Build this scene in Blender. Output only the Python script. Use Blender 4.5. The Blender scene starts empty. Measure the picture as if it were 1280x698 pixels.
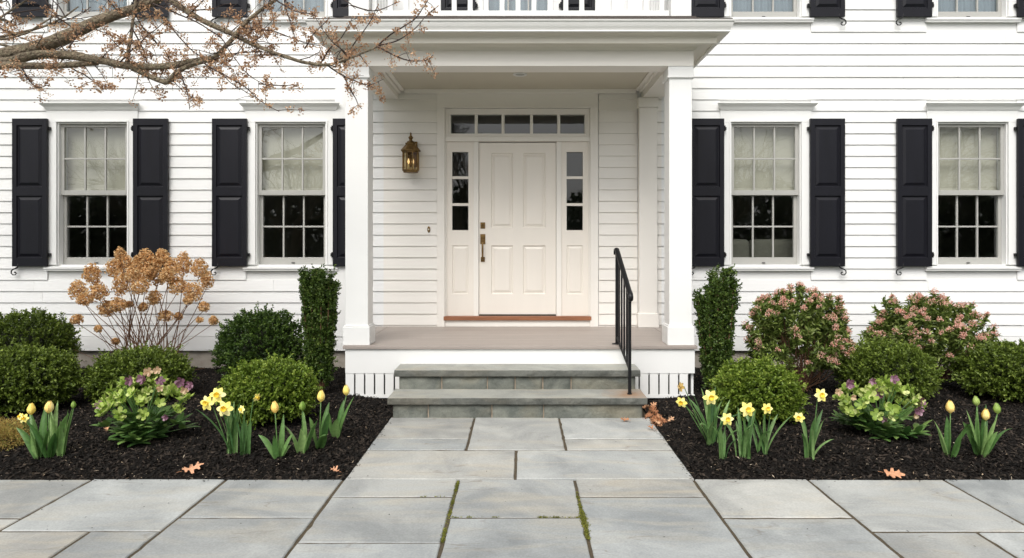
import bpy, math, random
import numpy as np
from mathutils import Vector, Matrix, noise as mnoise

# ------------------------------------------------------------------ camera, sky, sun, exposure
scene = bpy.context.scene
COL = scene.collection
R = math.radians
EYE = Vector((0.0, -7.9, 1.51)); FPX = 830.0

cam_d = bpy.data.cameras.new("camera"); cam = bpy.data.objects.new("camera", cam_d)
COL.objects.link(cam); scene.camera = cam
cam.location = EYE; cam.rotation_euler = (R(90), 0, 0)
cam_d.sensor_width = 36.0; cam_d.lens = 36.0 * FPX / 1280.0
cam_d.shift_x = -10.0 / 1280.0; cam_d.shift_y = -43.0 / 1280.0
cam_d.clip_start = 0.05; cam_d.clip_end = 600.0

SUN_EL, SUN_AZ = R(50), R(-166)          # azimuth measured from +Y towards +X
world = bpy.data.worlds.new("World"); scene.world = world; world.use_nodes = True
nt = world.node_tree; nt.nodes.clear()
sky = nt.nodes.new("ShaderNodeTexSky"); sky.sky_type = 'NISHITA'; sky.sun_disc = False
sky.sun_elevation = SUN_EL; sky.sun_rotation = SUN_AZ
sky.air_density = 1.0; sky.dust_density = 4.0; sky.ozone_density = 1.0
hs = nt.nodes.new("ShaderNodeHueSaturation"); hs.inputs['Saturation'].default_value = 0.10
bg = nt.nodes.new("ShaderNodeBackground"); bg.inputs['Strength'].default_value = 0.145
wo = nt.nodes.new("ShaderNodeOutputWorld")
nt.links.new(sky.outputs[0], hs.inputs['Color']); nt.links.new(hs.outputs[0], bg.inputs[0]); nt.links.new(bg.outputs[0], wo.inputs[0])

sun_d = bpy.data.lights.new("sun", 'SUN'); sun = bpy.data.objects.new("sun", sun_d); COL.objects.link(sun)
sun_d.energy = 1.3; sun_d.angle = R(35); sun_d.color = (1.0, 0.955, 0.89)
sdir = Vector((math.sin(SUN_AZ) * math.cos(SUN_EL), math.cos(SUN_AZ) * math.cos(SUN_EL), math.sin(SUN_EL)))
sun.rotation_euler = sdir.to_track_quat('Z', 'Y').to_euler()
sun.location = sdir * 30

vs = scene.view_settings
vs.view_transform = 'Standard'; vs.look = 'None'; vs.gamma = 1.0; vs.use_curve_mapping = False
vs.exposure = 0.47
scene.cycles.max_bounces = 10; scene.cycles.transparent_max_bounces = 16
scene.cycles.sample_clamp_indirect = 6.0
scene.cycles.use_denoising = True

# ------------------------------------------------------------------ helpers
def lin(c):
    return tuple((x / 12.92 if x <= 0.04045 else ((x + 0.055) / 1.055) ** 2.4) for x in [v / 255 for v in c])

def at(px, py, d):
    """a point at metric distance d in front of the lens position"""
    return Vector(((px - 650) / FPX * d, EYE.y + d, EYE.z - (py - 306) / FPX * d))

def tag(o, label=None, cat=None, group=None, kind=None):
    if label: o["label"] = label
    if cat: o["category"] = cat
    if group: o["group"] = group
    if kind: o["kind"] = kind
    return o

def thing(name, label, cat, loc=(0, 0, 0), rz=0.0, group=None):
    o = bpy.data.objects.new(name, None); COL.objects.link(o)
    o.empty_display_size = 0.1
    o.location = loc; o.rotation_euler = (0, 0, rz)
    return tag(o, label, cat, group)

def copy_tree(o, parent=None):
    c = o.copy(); COL.objects.link(c)
    if parent is not None: c.parent = parent
    for ch in list(o.children): copy_tree(ch, c)
    return c

def smooth(me):
    me.polygons.foreach_set("use_smooth", [True] * len(me.polygons)); me.update()

class MB:
    """collects simple solids into one mesh"""
    def __init__(s): s.v = []; s.f = []; s.r = []; s.q = 0.5
    def add(s, vs, fs):
        b = len(s.v); s.v += [tuple(v) for v in vs]
        for f in fs: s.f.append(tuple(i + b for i in f)); s.r.append(s.q)
        return s
    def box(s, x0, x1, y0, y1, z0, z1):
        x0, x1 = min(x0, x1), max(x0, x1); y0, y1 = min(y0, y1), max(y0, y1); z0, z1 = min(z0, z1), max(z0, z1)
        v = [(x0, y0, z0), (x1, y0, z0), (x1, y1, z0), (x0, y1, z0), (x0, y0, z1), (x1, y0, z1), (x1, y1, z1), (x0, y1, z1)]
        return s.add(v, [(0, 3, 2, 1), (4, 5, 6, 7), (0, 1, 5, 4), (1, 2, 6, 5), (2, 3, 7, 6), (3, 0, 4, 7)])
    def quad(s, a, b, c, d): return s.add([a, b, c, d], [(0, 1, 2, 3)])
    def prism_x(s, prof, x0, x1):
        """prof: closed list of (y,z) extruded along x"""
        n = len(prof)
        v = [(x0, y, z) for y, z in prof] + [(x1, y, z) for y, z in prof]
        f = [(i, (i + 1) % n, n + (i + 1) % n, n + i) for i in range(n)] + [tuple(range(n - 1, -1, -1)), tuple(range(n, 2 * n))]
        return s.add(v, f)
    def prism_z(s, prof, z0, z1):
        n = len(prof)
        v = [(x, y, z0) for x, y in prof] + [(x, y, z1) for x, y in prof]
        f = [(i, (i + 1) % n, n + (i + 1) % n, n + i) for i in range(n)] + [tuple(range(n - 1, -1, -1)), tuple(range(n, 2 * n))]
        return s.add(v, f)
    def tube(s, pts, rad, n=8, caps=True):
        pts = [Vector(p) for p in pts]
        if not isinstance(rad, (list, tuple)): rad = [rad] * len(pts)
        t0 = (pts[1] - pts[0]).normalized()
        up = Vector((0, 0, 1)) if abs(t0.z) < 0.9 else Vector((1, 0, 0))
        u = t0.cross(up).normalized()
        v = []; b = 0
        for i, p in enumerate(pts):
            t = (pts[min(i + 1, len(pts) - 1)] - pts[max(i - 1, 0)]).normalized()
            u = (u - t * u.dot(t)).normalized(); w = t.cross(u)
            for k in range(n):
                a = 2 * math.pi * k / n
                v.append(p + (u * math.cos(a) + w * math.sin(a)) * rad[i])
        f = []
        for i in range(len(pts) - 1):
            for k in range(n):
                k2 = (k + 1) % n
                f.append((i * n + k, i * n + k2, (i + 1) * n + k2, (i + 1) * n + k))
        if caps:
            f.append(tuple(range(n - 1, -1, -1))); f.append(tuple((len(pts) - 1) * n + k for k in range(n)))
        return s.add(v, f)
    def lathe(s, prof, c=(0, 0, 0), n=16, ax='z'):
        """prof: (r, h) pairs around axis"""
        v = []
        for r, h in prof:
            for k in range(n):
                a = 2 * math.pi * k / n
                if ax == 'z': v.append((c[0] + r * math.cos(a), c[1] + r * math.sin(a), c[2] + h))
                elif ax == 'y': v.append((c[0] + r * math.cos(a), c[1] + h, c[2] + r * math.sin(a)))
                else: v.append((c[0] + h, c[1] + r * math.cos(a), c[2] + r * math.sin(a)))
        f = []
        for i in range(len(prof) - 1):
            for k in range(n):
                k2 = (k + 1) % n
                f.append((i * n + k, i * n + k2, (i + 1) * n + k2, (i + 1) * n + k))
        f.append(tuple(range(n - 1, -1, -1))); f.append(tuple((len(prof) - 1) * n + k for k in range(n)))
        return s.add(v, f)
    def panel(s, x0, x1, z0, z1, y, d=0.012, w=0.025, lip=0.006):
        """raised panel filling an opening; y is the plane of the surrounding frame (front is -y)"""
        def loop(i, yy): return [(x0 + i, yy, z0 + i), (x1 - i, yy, z0 + i), (x1 - i, yy, z1 - i), (x0 + i, yy, z1 - i)]
        L = [loop(0, y), loop(lip, y + d), loop(lip * 2.2, y + d), loop(lip * 2.2 + w, y + d * 0.25), loop(lip * 2.2 + w + 0.001, y + d * 0.2)]
        v = [p for l in L for p in l]; f = []
        for i in range(len(L) - 1):
            for k in range(4):
                k2 = (k + 1) % 4; f.append((i * 4 + k, i * 4 + k2, (i + 1) * 4 + k2, (i + 1) * 4 + k))
        b = (len(L) - 1) * 4; f.append((b, b + 1, b + 2, b + 3))
        return s.add(v, f)
    def build(s, name, mat, parent=None, sm=False, bevel=0.0, loc=None):
        me = bpy.data.meshes.new(name); me.from_pydata(s.v, [], s.f)
        a = me.attributes.new("rnd", 'FLOAT', 'FACE'); a.data.foreach_set("value", s.r)
        if isinstance(mat, (list, tuple)):
            for m in mat: me.materials.append(m)
        else: me.materials.append(mat)
        me.update()
        o = bpy.data.objects.new(name, me); COL.objects.link(o)
        if parent: o.parent = parent
        if loc is not None: o.location = loc
        if sm: smooth(me)
        if bevel > 0:
            m = o.modifiers.new("bevel", 'BEVEL'); m.width = bevel; m.segments = 2; m.limit_method = 'ANGLE'; m.angle_limit = R(40)
            m.harden_normals = False
        return o

def np_mesh(name, V, F, mat, parent=None, rnd=None, sm=False, loc=None):
    """V (n,3) array, F (m,k) array of equal-size faces"""
    V = np.asarray(V, dtype=np.float32); F = np.asarray(F, dtype=np.int32)
    me = bpy.data.meshes.new(name)
    me.vertices.add(len(V)); me.vertices.foreach_set("co", V.ravel())
    m, k = F.shape
    me.loops.add(m * k); me.loops.foreach_set("vertex_index", F.ravel())
    me.polygons.add(m); me.polygons.foreach_set("loop_start", np.arange(0, m * k, k, dtype=np.int32))
    try: me.polygons.foreach_set("loop_total", np.full(m, k, dtype=np.int32))
    except Exception: pass
    me.update(calc_edges=True)
    a = me.attributes.new("rnd", 'FLOAT', 'FACE')
    a.data.foreach_set("value", (np.full(m, .5) if rnd is None else np.asarray(rnd)).astype(np.float32))
    if sm: me.polygons.foreach_set("use_smooth", np.ones(m, dtype=bool))
    me.materials.append(mat)
    o = bpy.data.objects.new(name, me); COL.objects.link(o)
    if parent: o.parent = parent
    if loc is not None: o.location = loc
    return o

# ------------------------------------------------------------------ materials
def newmat(name):
    m = bpy.data.materials.new(name); m.use_nodes = True
    n = m.node_tree.nodes; b = n["Principled BSDF"]
    return m, m.node_tree, b

def N(nt, typ, **kw):
    n = nt.nodes.new(typ)
    for k, v in kw.items(): setattr(n, k, v)
    return n

def mat(name, col, rough=0.6, var=0.06, scale=3.0, bump=0.15, bscale=60.0, metal=0.0, spec=0.5, stretch=(1, 1, 1), dirt=None, dirt_amt=0.0, rndvar=0.0, dist=0.01):
    m, nt, b = newmat(name)
    L = nt.links.new
    b.inputs['Roughness'].default_value = rough; b.inputs['Metallic'].default_value = metal
    b.inputs['Specular IOR Level'].default_value = spec
    tc = N(nt, "ShaderNodeTexCoord"); mp = N(nt, "ShaderNodeMapping"); mp.inputs['Scale'].default_value = stretch
    L(tc.outputs['Object'], mp.inputs[0])
    no = N(nt, "ShaderNodeTexNoise"); no.inputs['Scale'].default_value = scale; no.inputs['Detail'].default_value = 6
    L(mp.outputs[0], no.inputs['Vector'])
    mr = N(nt, "ShaderNodeMapRange"); mr.inputs[1].default_value = 0.3; mr.inputs[2].default_value = 0.7
    mr.inputs[3].default_value = 1 - var; mr.inputs[4].default_value = 1 + var
    L(no.outputs[0], mr.inputs[0])
    val = mr.outputs[0]
    if rndvar:
        at_ = N(nt, "ShaderNodeAttribute"); at_.attribute_name = "rnd"
        m2 = N(nt, "ShaderNodeMapRange"); m2.inputs[3].default_value = 1 - rndvar; m2.inputs[4].default_value = 1 + rndvar
        L(at_.outputs['Fac'], m2.inputs[0])
        mu = N(nt, "ShaderNodeMath", operation='MULTIPLY'); L(val, mu.inputs[0]); L(m2.outputs[0], mu.inputs[1]); val = mu.outputs[0]
    vm = N(nt, "ShaderNodeVectorMath", operation='SCALE'); vm.inputs[0].default_value = col[:3]
    L(val, vm.inputs['Scale'])
    out = vm.outputs[0]
    if dirt:
        n3 = N(nt, "ShaderNodeTexNoise"); n3.inputs['Scale'].default_value = scale * 2.3; n3.inputs['Detail'].default_value = 8; n3.inputs['Roughness'].default_value = .7
        L(mp.outputs[0], n3.inputs['Vector'])
        r3 = N(nt, "ShaderNodeMapRange"); r3.inputs[1].default_value = .48; r3.inputs[2].default_value = .75; r3.inputs[4].default_value = dirt_amt
        L(n3.outputs[0], r3.inputs[0])
        mx = N(nt, "ShaderNodeMix", data_type='RGBA'); L(r3.outputs[0], mx.inputs[0]); L(out, mx.inputs[6]); mx.inputs[7].default_value = (*dirt, 1)
        out = mx.outputs[2]
    L(out, b.inputs['Base Color'])
    if bump:
        n2 = N(nt, "ShaderNodeTexNoise"); n2.inputs['Scale'].default_value = bscale; n2.inputs['Detail'].default_value = 8
        L(mp.outputs[0], n2.inputs['Vector'])
        bp = N(nt, "ShaderNodeBump"); bp.inputs['Strength'].default_value = bump; bp.inputs['Distance'].default_value = dist
        L(n2.outputs[0], bp.inputs['Height']); L(bp.outputs[0], b.inputs['Normal'])
    return m

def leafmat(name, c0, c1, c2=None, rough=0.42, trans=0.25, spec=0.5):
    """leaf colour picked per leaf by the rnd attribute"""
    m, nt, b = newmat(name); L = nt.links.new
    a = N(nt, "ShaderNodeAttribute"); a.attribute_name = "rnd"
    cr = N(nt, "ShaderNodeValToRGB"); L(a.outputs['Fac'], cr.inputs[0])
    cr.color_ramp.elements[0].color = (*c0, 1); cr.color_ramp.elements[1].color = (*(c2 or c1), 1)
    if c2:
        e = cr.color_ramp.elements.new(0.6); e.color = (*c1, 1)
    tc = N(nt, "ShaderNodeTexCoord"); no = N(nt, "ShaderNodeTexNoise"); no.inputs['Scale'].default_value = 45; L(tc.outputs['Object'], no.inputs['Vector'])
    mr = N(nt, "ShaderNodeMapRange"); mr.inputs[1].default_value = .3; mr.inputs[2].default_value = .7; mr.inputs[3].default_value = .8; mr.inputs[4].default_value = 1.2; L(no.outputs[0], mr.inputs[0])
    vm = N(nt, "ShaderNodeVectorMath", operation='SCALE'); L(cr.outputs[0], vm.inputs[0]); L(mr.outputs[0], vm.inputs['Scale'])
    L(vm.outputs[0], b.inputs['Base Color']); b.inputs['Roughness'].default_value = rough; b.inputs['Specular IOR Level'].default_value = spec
    if trans:
        t = N(nt, "ShaderNodeBsdfTranslucent"); L(vm.outputs[0], t.inputs[0])
        mx = N(nt, "ShaderNodeMixShader"); mx.inputs[0].default_value = trans
        L(b.outputs[0], mx.inputs[1]); L(t.outputs[0], mx.inputs[2]); L(mx.outputs[0], nt.nodes["Material Output"].inputs[0])
    return m

def glassmat(name, ior=1.6, tint=(.92, .95, .93), wav=0.02):
    m, nt, b = newmat(name); L = nt.links.new
    nt.nodes.remove(b)
    tr = N(nt, "ShaderNodeBsdfTransparent"); tr.inputs[0].default_value = (*tint, 1)
    gl = N(nt, "ShaderNodeBsdfGlossy"); gl.inputs['Roughness'].default_value = 0.0
    # Schlick reflectance, the same from either side of the pane
    ge = N(nt, "ShaderNodeNewGeometry"); dp = N(nt, "ShaderNodeVectorMath", operation='DOT_PRODUCT'); L(ge.outputs['Normal'], dp.inputs[0]); L(ge.outputs['Incoming'], dp.inputs[1])
    ab = N(nt, "ShaderNodeMath", operation='ABSOLUTE'); L(dp.outputs['Value'], ab.inputs[0])
    om = N(nt, "ShaderNodeMath", operation='SUBTRACT'); om.inputs[0].default_value = 1.0; L(ab.outputs[0], om.inputs[1])
    pw = N(nt, "ShaderNodeMath", operation='POWER'); L(om.outputs[0], pw.inputs[0]); pw.inputs[1].default_value = 5.0
    r0 = ((ior - 1) / (ior + 1)) ** 2
    fr = N(nt, "ShaderNodeMath", operation='MULTIPLY_ADD'); L(pw.outputs[0], fr.inputs[0]); fr.inputs[1].default_value = 1 - r0; fr.inputs[2].default_value = r0
    tc = N(nt, "ShaderNodeTexCoord"); no = N(nt, "ShaderNodeTexNoise"); no.inputs['Scale'].default_value = 4.0; no.inputs['Detail'].default_value = 1
    L(tc.outputs['Object'], no.inputs['Vector'])
    bp = N(nt, "ShaderNodeBump"); bp.inputs['Strength'].default_value = wav; bp.inputs['Distance'].default_value = .1
    L(no.outputs[0], bp.inputs['Height']); L(bp.outputs[0], gl.inputs['Normal'])
    mx = N(nt, "ShaderNodeMixShader"); L(fr.outputs[0], mx.inputs[0]); L(tr.outputs[0], mx.inputs[1]); L(gl.outputs[0], mx.inputs[2])
    L(mx.outputs[0], nt.nodes["Material Output"].inputs[0])
    return m

def stonemat(name, c0, c1, warm, bump=.35, scale=1.4, rust=None, huevar=False):
    """natural cleft bluestone: soft clouds, faint streaks, warm patches, fine grain"""
    m, nt, b = newmat(name); L = nt.links.new
    b.inputs['Roughness'].default_value = .78; b.inputs['Specular IOR Level'].default_value = .3
    tc = N(nt, "ShaderNodeTexCoord"); a = N(nt, "ShaderNodeAttribute"); a.attribute_name = "rnd"
    off = N(nt, "ShaderNodeVectorMath", operation='SCALE'); off.inputs[0].default_value = (37, 61, 13); L(a.outputs['Fac'], off.inputs['Scale'])
    ad = N(nt, "ShaderNodeVectorMath", operation='ADD'); L(tc.outputs['Object'], ad.inputs[0]); L(off.outputs[0], ad.inputs[1])
    P = ad.outputs[0]
    n1 = N(nt, "ShaderNodeTexNoise"); n1.inputs['Scale'].default_value = scale; n1.inputs['Detail'].default_value = 9; n1.inputs['Roughness'].default_value = .62; n1.inputs['Distortion'].default_value = .8; L(P, n1.inputs['Vector'])
    r1 = N(nt, "ShaderNodeMapRange"); r1.inputs[1].default_value = .35; r1.inputs[2].default_value = .65; L(n1.outputs[0], r1.inputs[0])
    m1 = N(nt, "ShaderNodeMix", data_type='RGBA'); L(r1.outputs[0], m1.inputs[0]); m1.inputs[6].default_value = (*c0, 1); m1.inputs[7].default_value = (*c1, 1)
    mp = N(nt, "ShaderNodeMapping"); mp.inputs['Scale'].default_value = (1, 4.0, 2); mp.inputs['Rotation'].default_value = (0, 0, .5); L(P, mp.inputs[0])
    n2 = N(nt, "ShaderNodeTexNoise"); n2.inputs['Scale'].default_value = 1.1; n2.inputs['Detail'].default_value = 7; n2.inputs['Distortion'].default_value = 1.5; L(mp.outputs[0], n2.inputs['Vector'])
    r2 = N(nt, "ShaderNodeMapRange"); r2.inputs[1].default_value = .5; r2.inputs[2].default_value = .72; r2.inputs[4].default_value = .55; L(n2.outputs[0], r2.inputs[0])
    m2 = N(nt, "ShaderNodeMix", data_type='RGBA'); L(r2.outputs[0], m2.inputs[0]); L(m1.outputs[2], m2.inputs[6]); m2.inputs[7].default_value = (*warm, 1)
    br = N(nt, "ShaderNodeMapRange"); br.inputs[3].default_value = .87; br.inputs[4].default_value = 1.12; L(a.outputs['Fac'], br.inputs[0])
    n4 = N(nt, "ShaderNodeTexNoise"); n4.inputs['Scale'].default_value = 90; n4.inputs['Detail'].default_value = 4; L(P, n4.inputs['Vector'])
    r4 = N(nt, "ShaderNodeMapRange"); r4.inputs[1].default_value = .3; r4.inputs[2].default_value = .7; r4.inputs[3].default_value = .9; r4.inputs[4].default_value = 1.1; L(n4.outputs[0], r4.inputs[0])
    mu = N(nt, "ShaderNodeMath", operation='MULTIPLY'); L(br.outputs[0], mu.inputs[0]); L(r4.outputs[0], mu.inputs[1])
    vm = N(nt, "ShaderNodeVectorMath", operation='SCALE'); L(m2.outputs[2], vm.inputs[0]); L(mu.outputs[0], vm.inputs['Scale'])
    out = vm.outputs[0]
    if huevar:   # each slab its own cast; thin brown mineral veins
        mh = N(nt, "ShaderNodeMath", operation='MULTIPLY'); L(a.outputs['Fac'], mh.inputs[0]); mh.inputs[1].default_value = 7.0
        fr = N(nt, "ShaderNodeMath", operation='FRACT'); L(mh.outputs[0], fr.inputs[0])
        cr = N(nt, "ShaderNodeMix", data_type='RGBA'); L(fr.outputs[0], cr.inputs[0]); cr.inputs[6].default_value = (.97, 1.0, 1.015, 1); cr.inputs[7].default_value = (1.05, 1.02, .965, 1)
        mm = N(nt, "ShaderNodeVectorMath", operation='MULTIPLY'); L(out, mm.inputs[0]); L(cr.outputs[2], mm.inputs[1])
        nv = N(nt, "ShaderNodeTexNoise"); nv.inputs['Scale'].default_value = 1.3; nv.inputs['Detail'].default_value = 3; nv.inputs['Distortion'].default_value = .6; L(mp.outputs[0], nv.inputs['Vector'])
        sb = N(nt, "ShaderNodeMath", operation='SUBTRACT'); L(nv.outputs[0], sb.inputs[0]); sb.inputs[1].default_value = .5
        ab = N(nt, "ShaderNodeMath", operation='ABSOLUTE'); L(sb.outputs[0], ab.inputs[0])
        rv = N(nt, "ShaderNodeMapRange"); rv.inputs[1].default_value = 0; rv.inputs[2].default_value = .012; rv.inputs[3].default_value = .42; rv.inputs[4].default_value = 0; L(ab.outputs[0], rv.inputs[0])
        nw = N(nt, "ShaderNodeTexNoise"); nw.inputs['Scale'].default_value = 2.6; L(P, nw.inputs['Vector'])
        rw = N(nt, "ShaderNodeMapRange"); rw.inputs[1].default_value = .52; rw.inputs[2].default_value = .66; L(nw.outputs[0], rw.inputs[0])
        fm = N(nt, "ShaderNodeMath", operation='MULTIPLY'); L(rv.outputs[0], fm.inputs[0]); L(rw.outputs[0], fm.inputs[1])
        m6 = N(nt, "ShaderNodeMix", data_type='RGBA'); L(fm.outputs[0], m6.inputs[0]); L(mm.outputs[0], m6.inputs[6]); m6.inputs[7].default_value = (*lin((104, 88, 68)), 1)
        out = m6.outputs[2]
    if rust:   # a rust stain round the foot of the iron post
        d = N(nt, "ShaderNodeVectorMath", operation='DISTANCE'); L(tc.outputs['Object'], d.inputs[0]); d.inputs[1].default_value = rust
        nn = N(nt, "ShaderNodeTexNoise"); nn.inputs['Scale'].default_value = 9; nn.inputs['Detail'].default_value = 6; L(tc.outputs['Object'], nn.inputs['Vector'])
        dd = N(nt, "ShaderNodeMath", operation='MULTIPLY_ADD'); L(nn.outputs[0], dd.inputs[0]); dd.inputs[1].default_value = .3; L(d.outputs['Value'], dd.inputs[2])
        rr = N(nt, "ShaderNodeMapRange"); rr.inputs[1].default_value = .16; rr.inputs[2].default_value = .42; rr.inputs[3].default_value = .6; rr.inputs[4].default_value = 0; L(dd.outputs[0], rr.inputs[0])
        m5 = N(nt, "ShaderNodeMix", data_type='RGBA'); L(rr.outputs[0], m5.inputs[0]); L(out, m5.inputs[6]); m5.inputs[7].default_value = (*lin((150, 100, 50)), 1)
        out = m5.outputs[2]
    L(out, b.inputs['Base Color'])
    n3 = N(nt, "ShaderNodeTexNoise"); n3.inputs['Scale'].default_value = 5; n3.inputs['Detail'].default_value = 12; n3.inputs['Roughness'].default_value = .6; L(P, n3.inputs['Vector'])
    bp = N(nt, "ShaderNodeBump"); bp.inputs['Strength'].default_value = bump; bp.inputs['Distance'].default_value = .03; L(n3.outputs[0], bp.inputs['Height']); L(bp.outputs[0], b.inputs['Normal'])
    return m

M = {}
M['siding'] = mat('white_siding_paint', (.80, .80, .79), .5, .02, 2.0, .12, 30, stretch=(.4, 1, 6), rndvar=.022, dist=.004, dirt=(.56, .54, .49), dirt_amt=.16)
M['trim'] = mat('white_trim_paint', (.80, .80, .785), .45, .018, 1.5, .06, 40, dist=.003)
M['ptrim'] = mat('bounce_tinted_porch_paint', (.82, .785, .73), .5, .02, 1.5, .06, 40, dist=.003)  # trim paint with the porch's warm bounced light put into its colour
M['strim'] = mat('shade_tinted_soffit_paint', (.72, .68, .60), .55, .02, 1.5, .05, 40, dist=.003)  # trim paint darkened and yellowed to carry the soffit's shade and bounce
M['psiding'] = mat('bounce_tinted_porch_siding', (.80, .77, .72), .5, .02, 2.0, .12, 30, stretch=(.4, 1, 6), rndvar=.018, dist=.004)  # clapboard paint again, tinted with the warm light bounced inside the porch
M['ceil'] = mat('bounce_tinted_ceiling_paint', (.60, .555, .455), .6, .03, 1.5, .05, 40)  # warm floor bounce and ceiling shade mixed into this colour
M['sash'] = mat('pale_grey_sash_paint', (.40, .395, .37), .45, .03, 3, .08, 50)
M['door'] = mat('cream_door_paint', (.80, .75, .68), .38, .02, 2, .08, 60, stretch=(3, 3, .6), dist=.002)
M['shutter'] = mat('black_shutter_paint', (.0065, .0065, .0105), .42, .15, 4, .2, 70, spec=.28, stretch=(3, 3, .5), dist=.002)
M['iron'] = mat('black_iron', (.007, .007, .008), .42, .2, 10, .15, 90, spec=.3)
M['glass'] = glassmat('window_glass', 2.0, wav=.004)
M['dglass'] = glassmat('dark_glass', 1.75, (.55, .6, .57), .004)
M['shade'] = mat('linen_shade', (.44, .415, .35), .9, .025, 6, .05, 220, stretch=(1, 1, 5))
M['hem'] = mat('linen_shade_hem', (.54, .51, .44), .9, .06, 6, .2, 220)
M['room'] = mat('interior_wall_paint', (.42, .41, .37), .8, .05, 2, .0)
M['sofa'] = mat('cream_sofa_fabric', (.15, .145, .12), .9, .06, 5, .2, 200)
M['brass'] = mat('aged_brass', (.20, .125, .05), .45, .45, 14, .25, 60, metal=.9)
M['sill_wood'] = mat('stained_oak_sill', lin((142, 92, 62)), .5, .2, 6, .1, 60, stretch=(.5, 4, 4))
M['floor'] = mat('taupe_porch_floor_paint', (.33, .285, .255), .5, .05, 3, .15, 60, stretch=(.6, 3, 1), rndvar=.03)
M['found'] = mat('parged_concrete', (.40, .36, .31), .85, .12, 3, .4, 40, dirt=(.2, .17, .13), dirt_amt=.5)
M['roof'] = mat('brown_roof_edge', (.055, .042, .034), .6, .2, 8, .3, 50)
M['void'] = mat('crawl_space_dark', (.02, .018, .016), .9, .1, 3, 0)
M['gutter'] = mat('white_gutter_paint', (.74, .735, .71), .38, .02, 1.5, .04, 30, dirt=(.55, .53, .47), dirt_amt=.15)
M['stone'] = stonemat('bluestone_paving', lin((136, 138, 138)), lin((172, 173, 171)), lin((175, 168, 154)), .35, huevar=True)
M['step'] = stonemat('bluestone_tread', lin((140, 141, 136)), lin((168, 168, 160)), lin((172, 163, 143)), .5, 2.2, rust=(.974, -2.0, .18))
M['edge'] = stonemat('shaded_split_edge', lin((78, 80, 76)), lin((106, 107, 101)), lin((112, 105, 90)), 1.2, 5.0)  # rough split faces, their shade against the lighter top put into the colour
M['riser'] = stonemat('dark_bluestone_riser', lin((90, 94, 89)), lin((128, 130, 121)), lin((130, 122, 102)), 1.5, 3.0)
M['mortar'] = mat('buff_mortar', lin((156, 141, 124)), .9, .1, 20, .4, 80)
M['joint'] = mat('sandy_joint', lin((78, 68, 52)), .95, .35, 60, .6, 120, dirt=lin((50, 48, 34)), dirt_amt=.7)
M['mulch'] = mat('dark_shredded_mulch', (.008, .006, .005), .95, .4, 60, 1.0, 120, spec=.15, dist=.02)
M['chip'] = leafmat('mulch_chips', (.003, .0025, .002), (.010, .008, .0065), (.050, .038, .029), .8, 0, .2)
M['palechip'] = leafmat('pale_mulch_slivers', lin((110, 90, 72)), lin((175, 155, 130)), lin((205, 190, 168)), .8, 0, .2)
M['lawn'] = mat('spring_lawn', (.045, .075, .025), .9, .4, 1.2, .8, 80)
M['bark'] = mat('grey_brown_bark', lin((118, 104, 86)), .9, .5, 22, 1.0, 55, dirt=lin((160, 156, 126)), dirt_amt=.85, dist=.05)
M['twig'] = mat('dark_twig', lin((62, 48, 42)), .8, .25, 30, .2, 60)
M['bud'] = leafmat('tan_buds', lin((162, 124, 98)), lin((208, 172, 138)), lin((230, 204, 170)), .8, .3)
M['sky_sheet'] = mat('pale_sky_reflection', (.20, .245, .29), .9, .08, 4, .3, 30, stretch=(8, 1, .3))  # sky reflection of the upper panes painted as a pale blue tone
M['box'] = leafmat('boxwood_leaf', (.040, .066, .009), (.12, .175, .022), (.32, .40, .08), .45, .25, .35)
M['boxbright'] = leafmat('bright_boxwood_leaf', (.055, .098, .010), (.155, .235, .026), (.36, .43, .08), .45, .3, .35)
M['boxdark'] = leafmat('dark_boxwood_leaf', (.020, .045, .008), (.058, .108, .016), (.17, .25, .05), .42, .2, .35)
M['core'] = mat('dark_inner_shade', (.016, .018, .008), .95, .3, 30, .6, 60)
M['stem'] = mat('brown_stem', lin((112, 82, 60)), .8, .2, 20, .3, 60)
M['yewleaf'] = leafmat('holly_leaf', (.024, .048, .008), (.065, .115, .018), (.20, .27, .06), .42, .2, .35)
M['pleaf'] = leafmat('pieris_leaf', (.055, .09, .018), (.16, .225, .04), (.32, .38, .12), .42, .25, .35)
M['pflower'] = leafmat('pink_pieris_flower', lin((228, 160, 144)), lin((248, 204, 186)), lin((253, 234, 218)), .7, .4)
M['hydr'] = leafmat('dried_hydrangea', lin((188, 144, 92)), lin((234, 196, 142)), lin((250, 226, 180)), .9, .35)
M['hleaf'] = leafmat('hellebore_leaf', (.045, .11, .028), (.11, .21, .05), (.22, .33, .09), .4, .25)
M['hbract'] = leafmat('lime_hellebore_bract', lin((120, 150, 56)), lin((176, 196, 96)), lin((224, 228, 156)), .5, .35)
M['hpurple'] = leafmat('purple_hellebore_flower', lin((104, 66, 78)), lin((160, 116, 138)), lin((210, 176, 190)), .6, .3)
M['hcream'] = leafmat('blush_hellebore_bud', lin((206, 170, 140)), lin((226, 206, 170)), None, .6, .3)
M['tleaf'] = leafmat('tulip_leaf', (.06, .15, .035), (.15, .28, .08), (.28, .42, .15), .42, .3)
M['dleaf'] = leafmat('daffodil_leaf', (.05, .13, .04), (.13, .25, .075), (.24, .38, .14), .42, .3)
M['tyellow'] = leafmat('yellow_tulip_petal', lin((246, 218, 104)), lin((251, 232, 136)), lin((252, 238, 166)), .5, .2)
M['tpeach'] = leafmat('peach_tulip_petal', lin((250, 212, 112)), lin((253, 226, 140)), lin((254, 236, 168)), .5, .2)
M['tgreen'] = leafmat('green_tulip_bud', lin((120, 158, 60)), lin((164, 190, 96)), lin((190, 206, 120)), .5, .35)
M['dpetal'] = leafmat('daffodil_petal', lin((254, 238, 120)), lin((255, 243, 150)), lin((255, 247, 180)), .55, .15)
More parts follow.
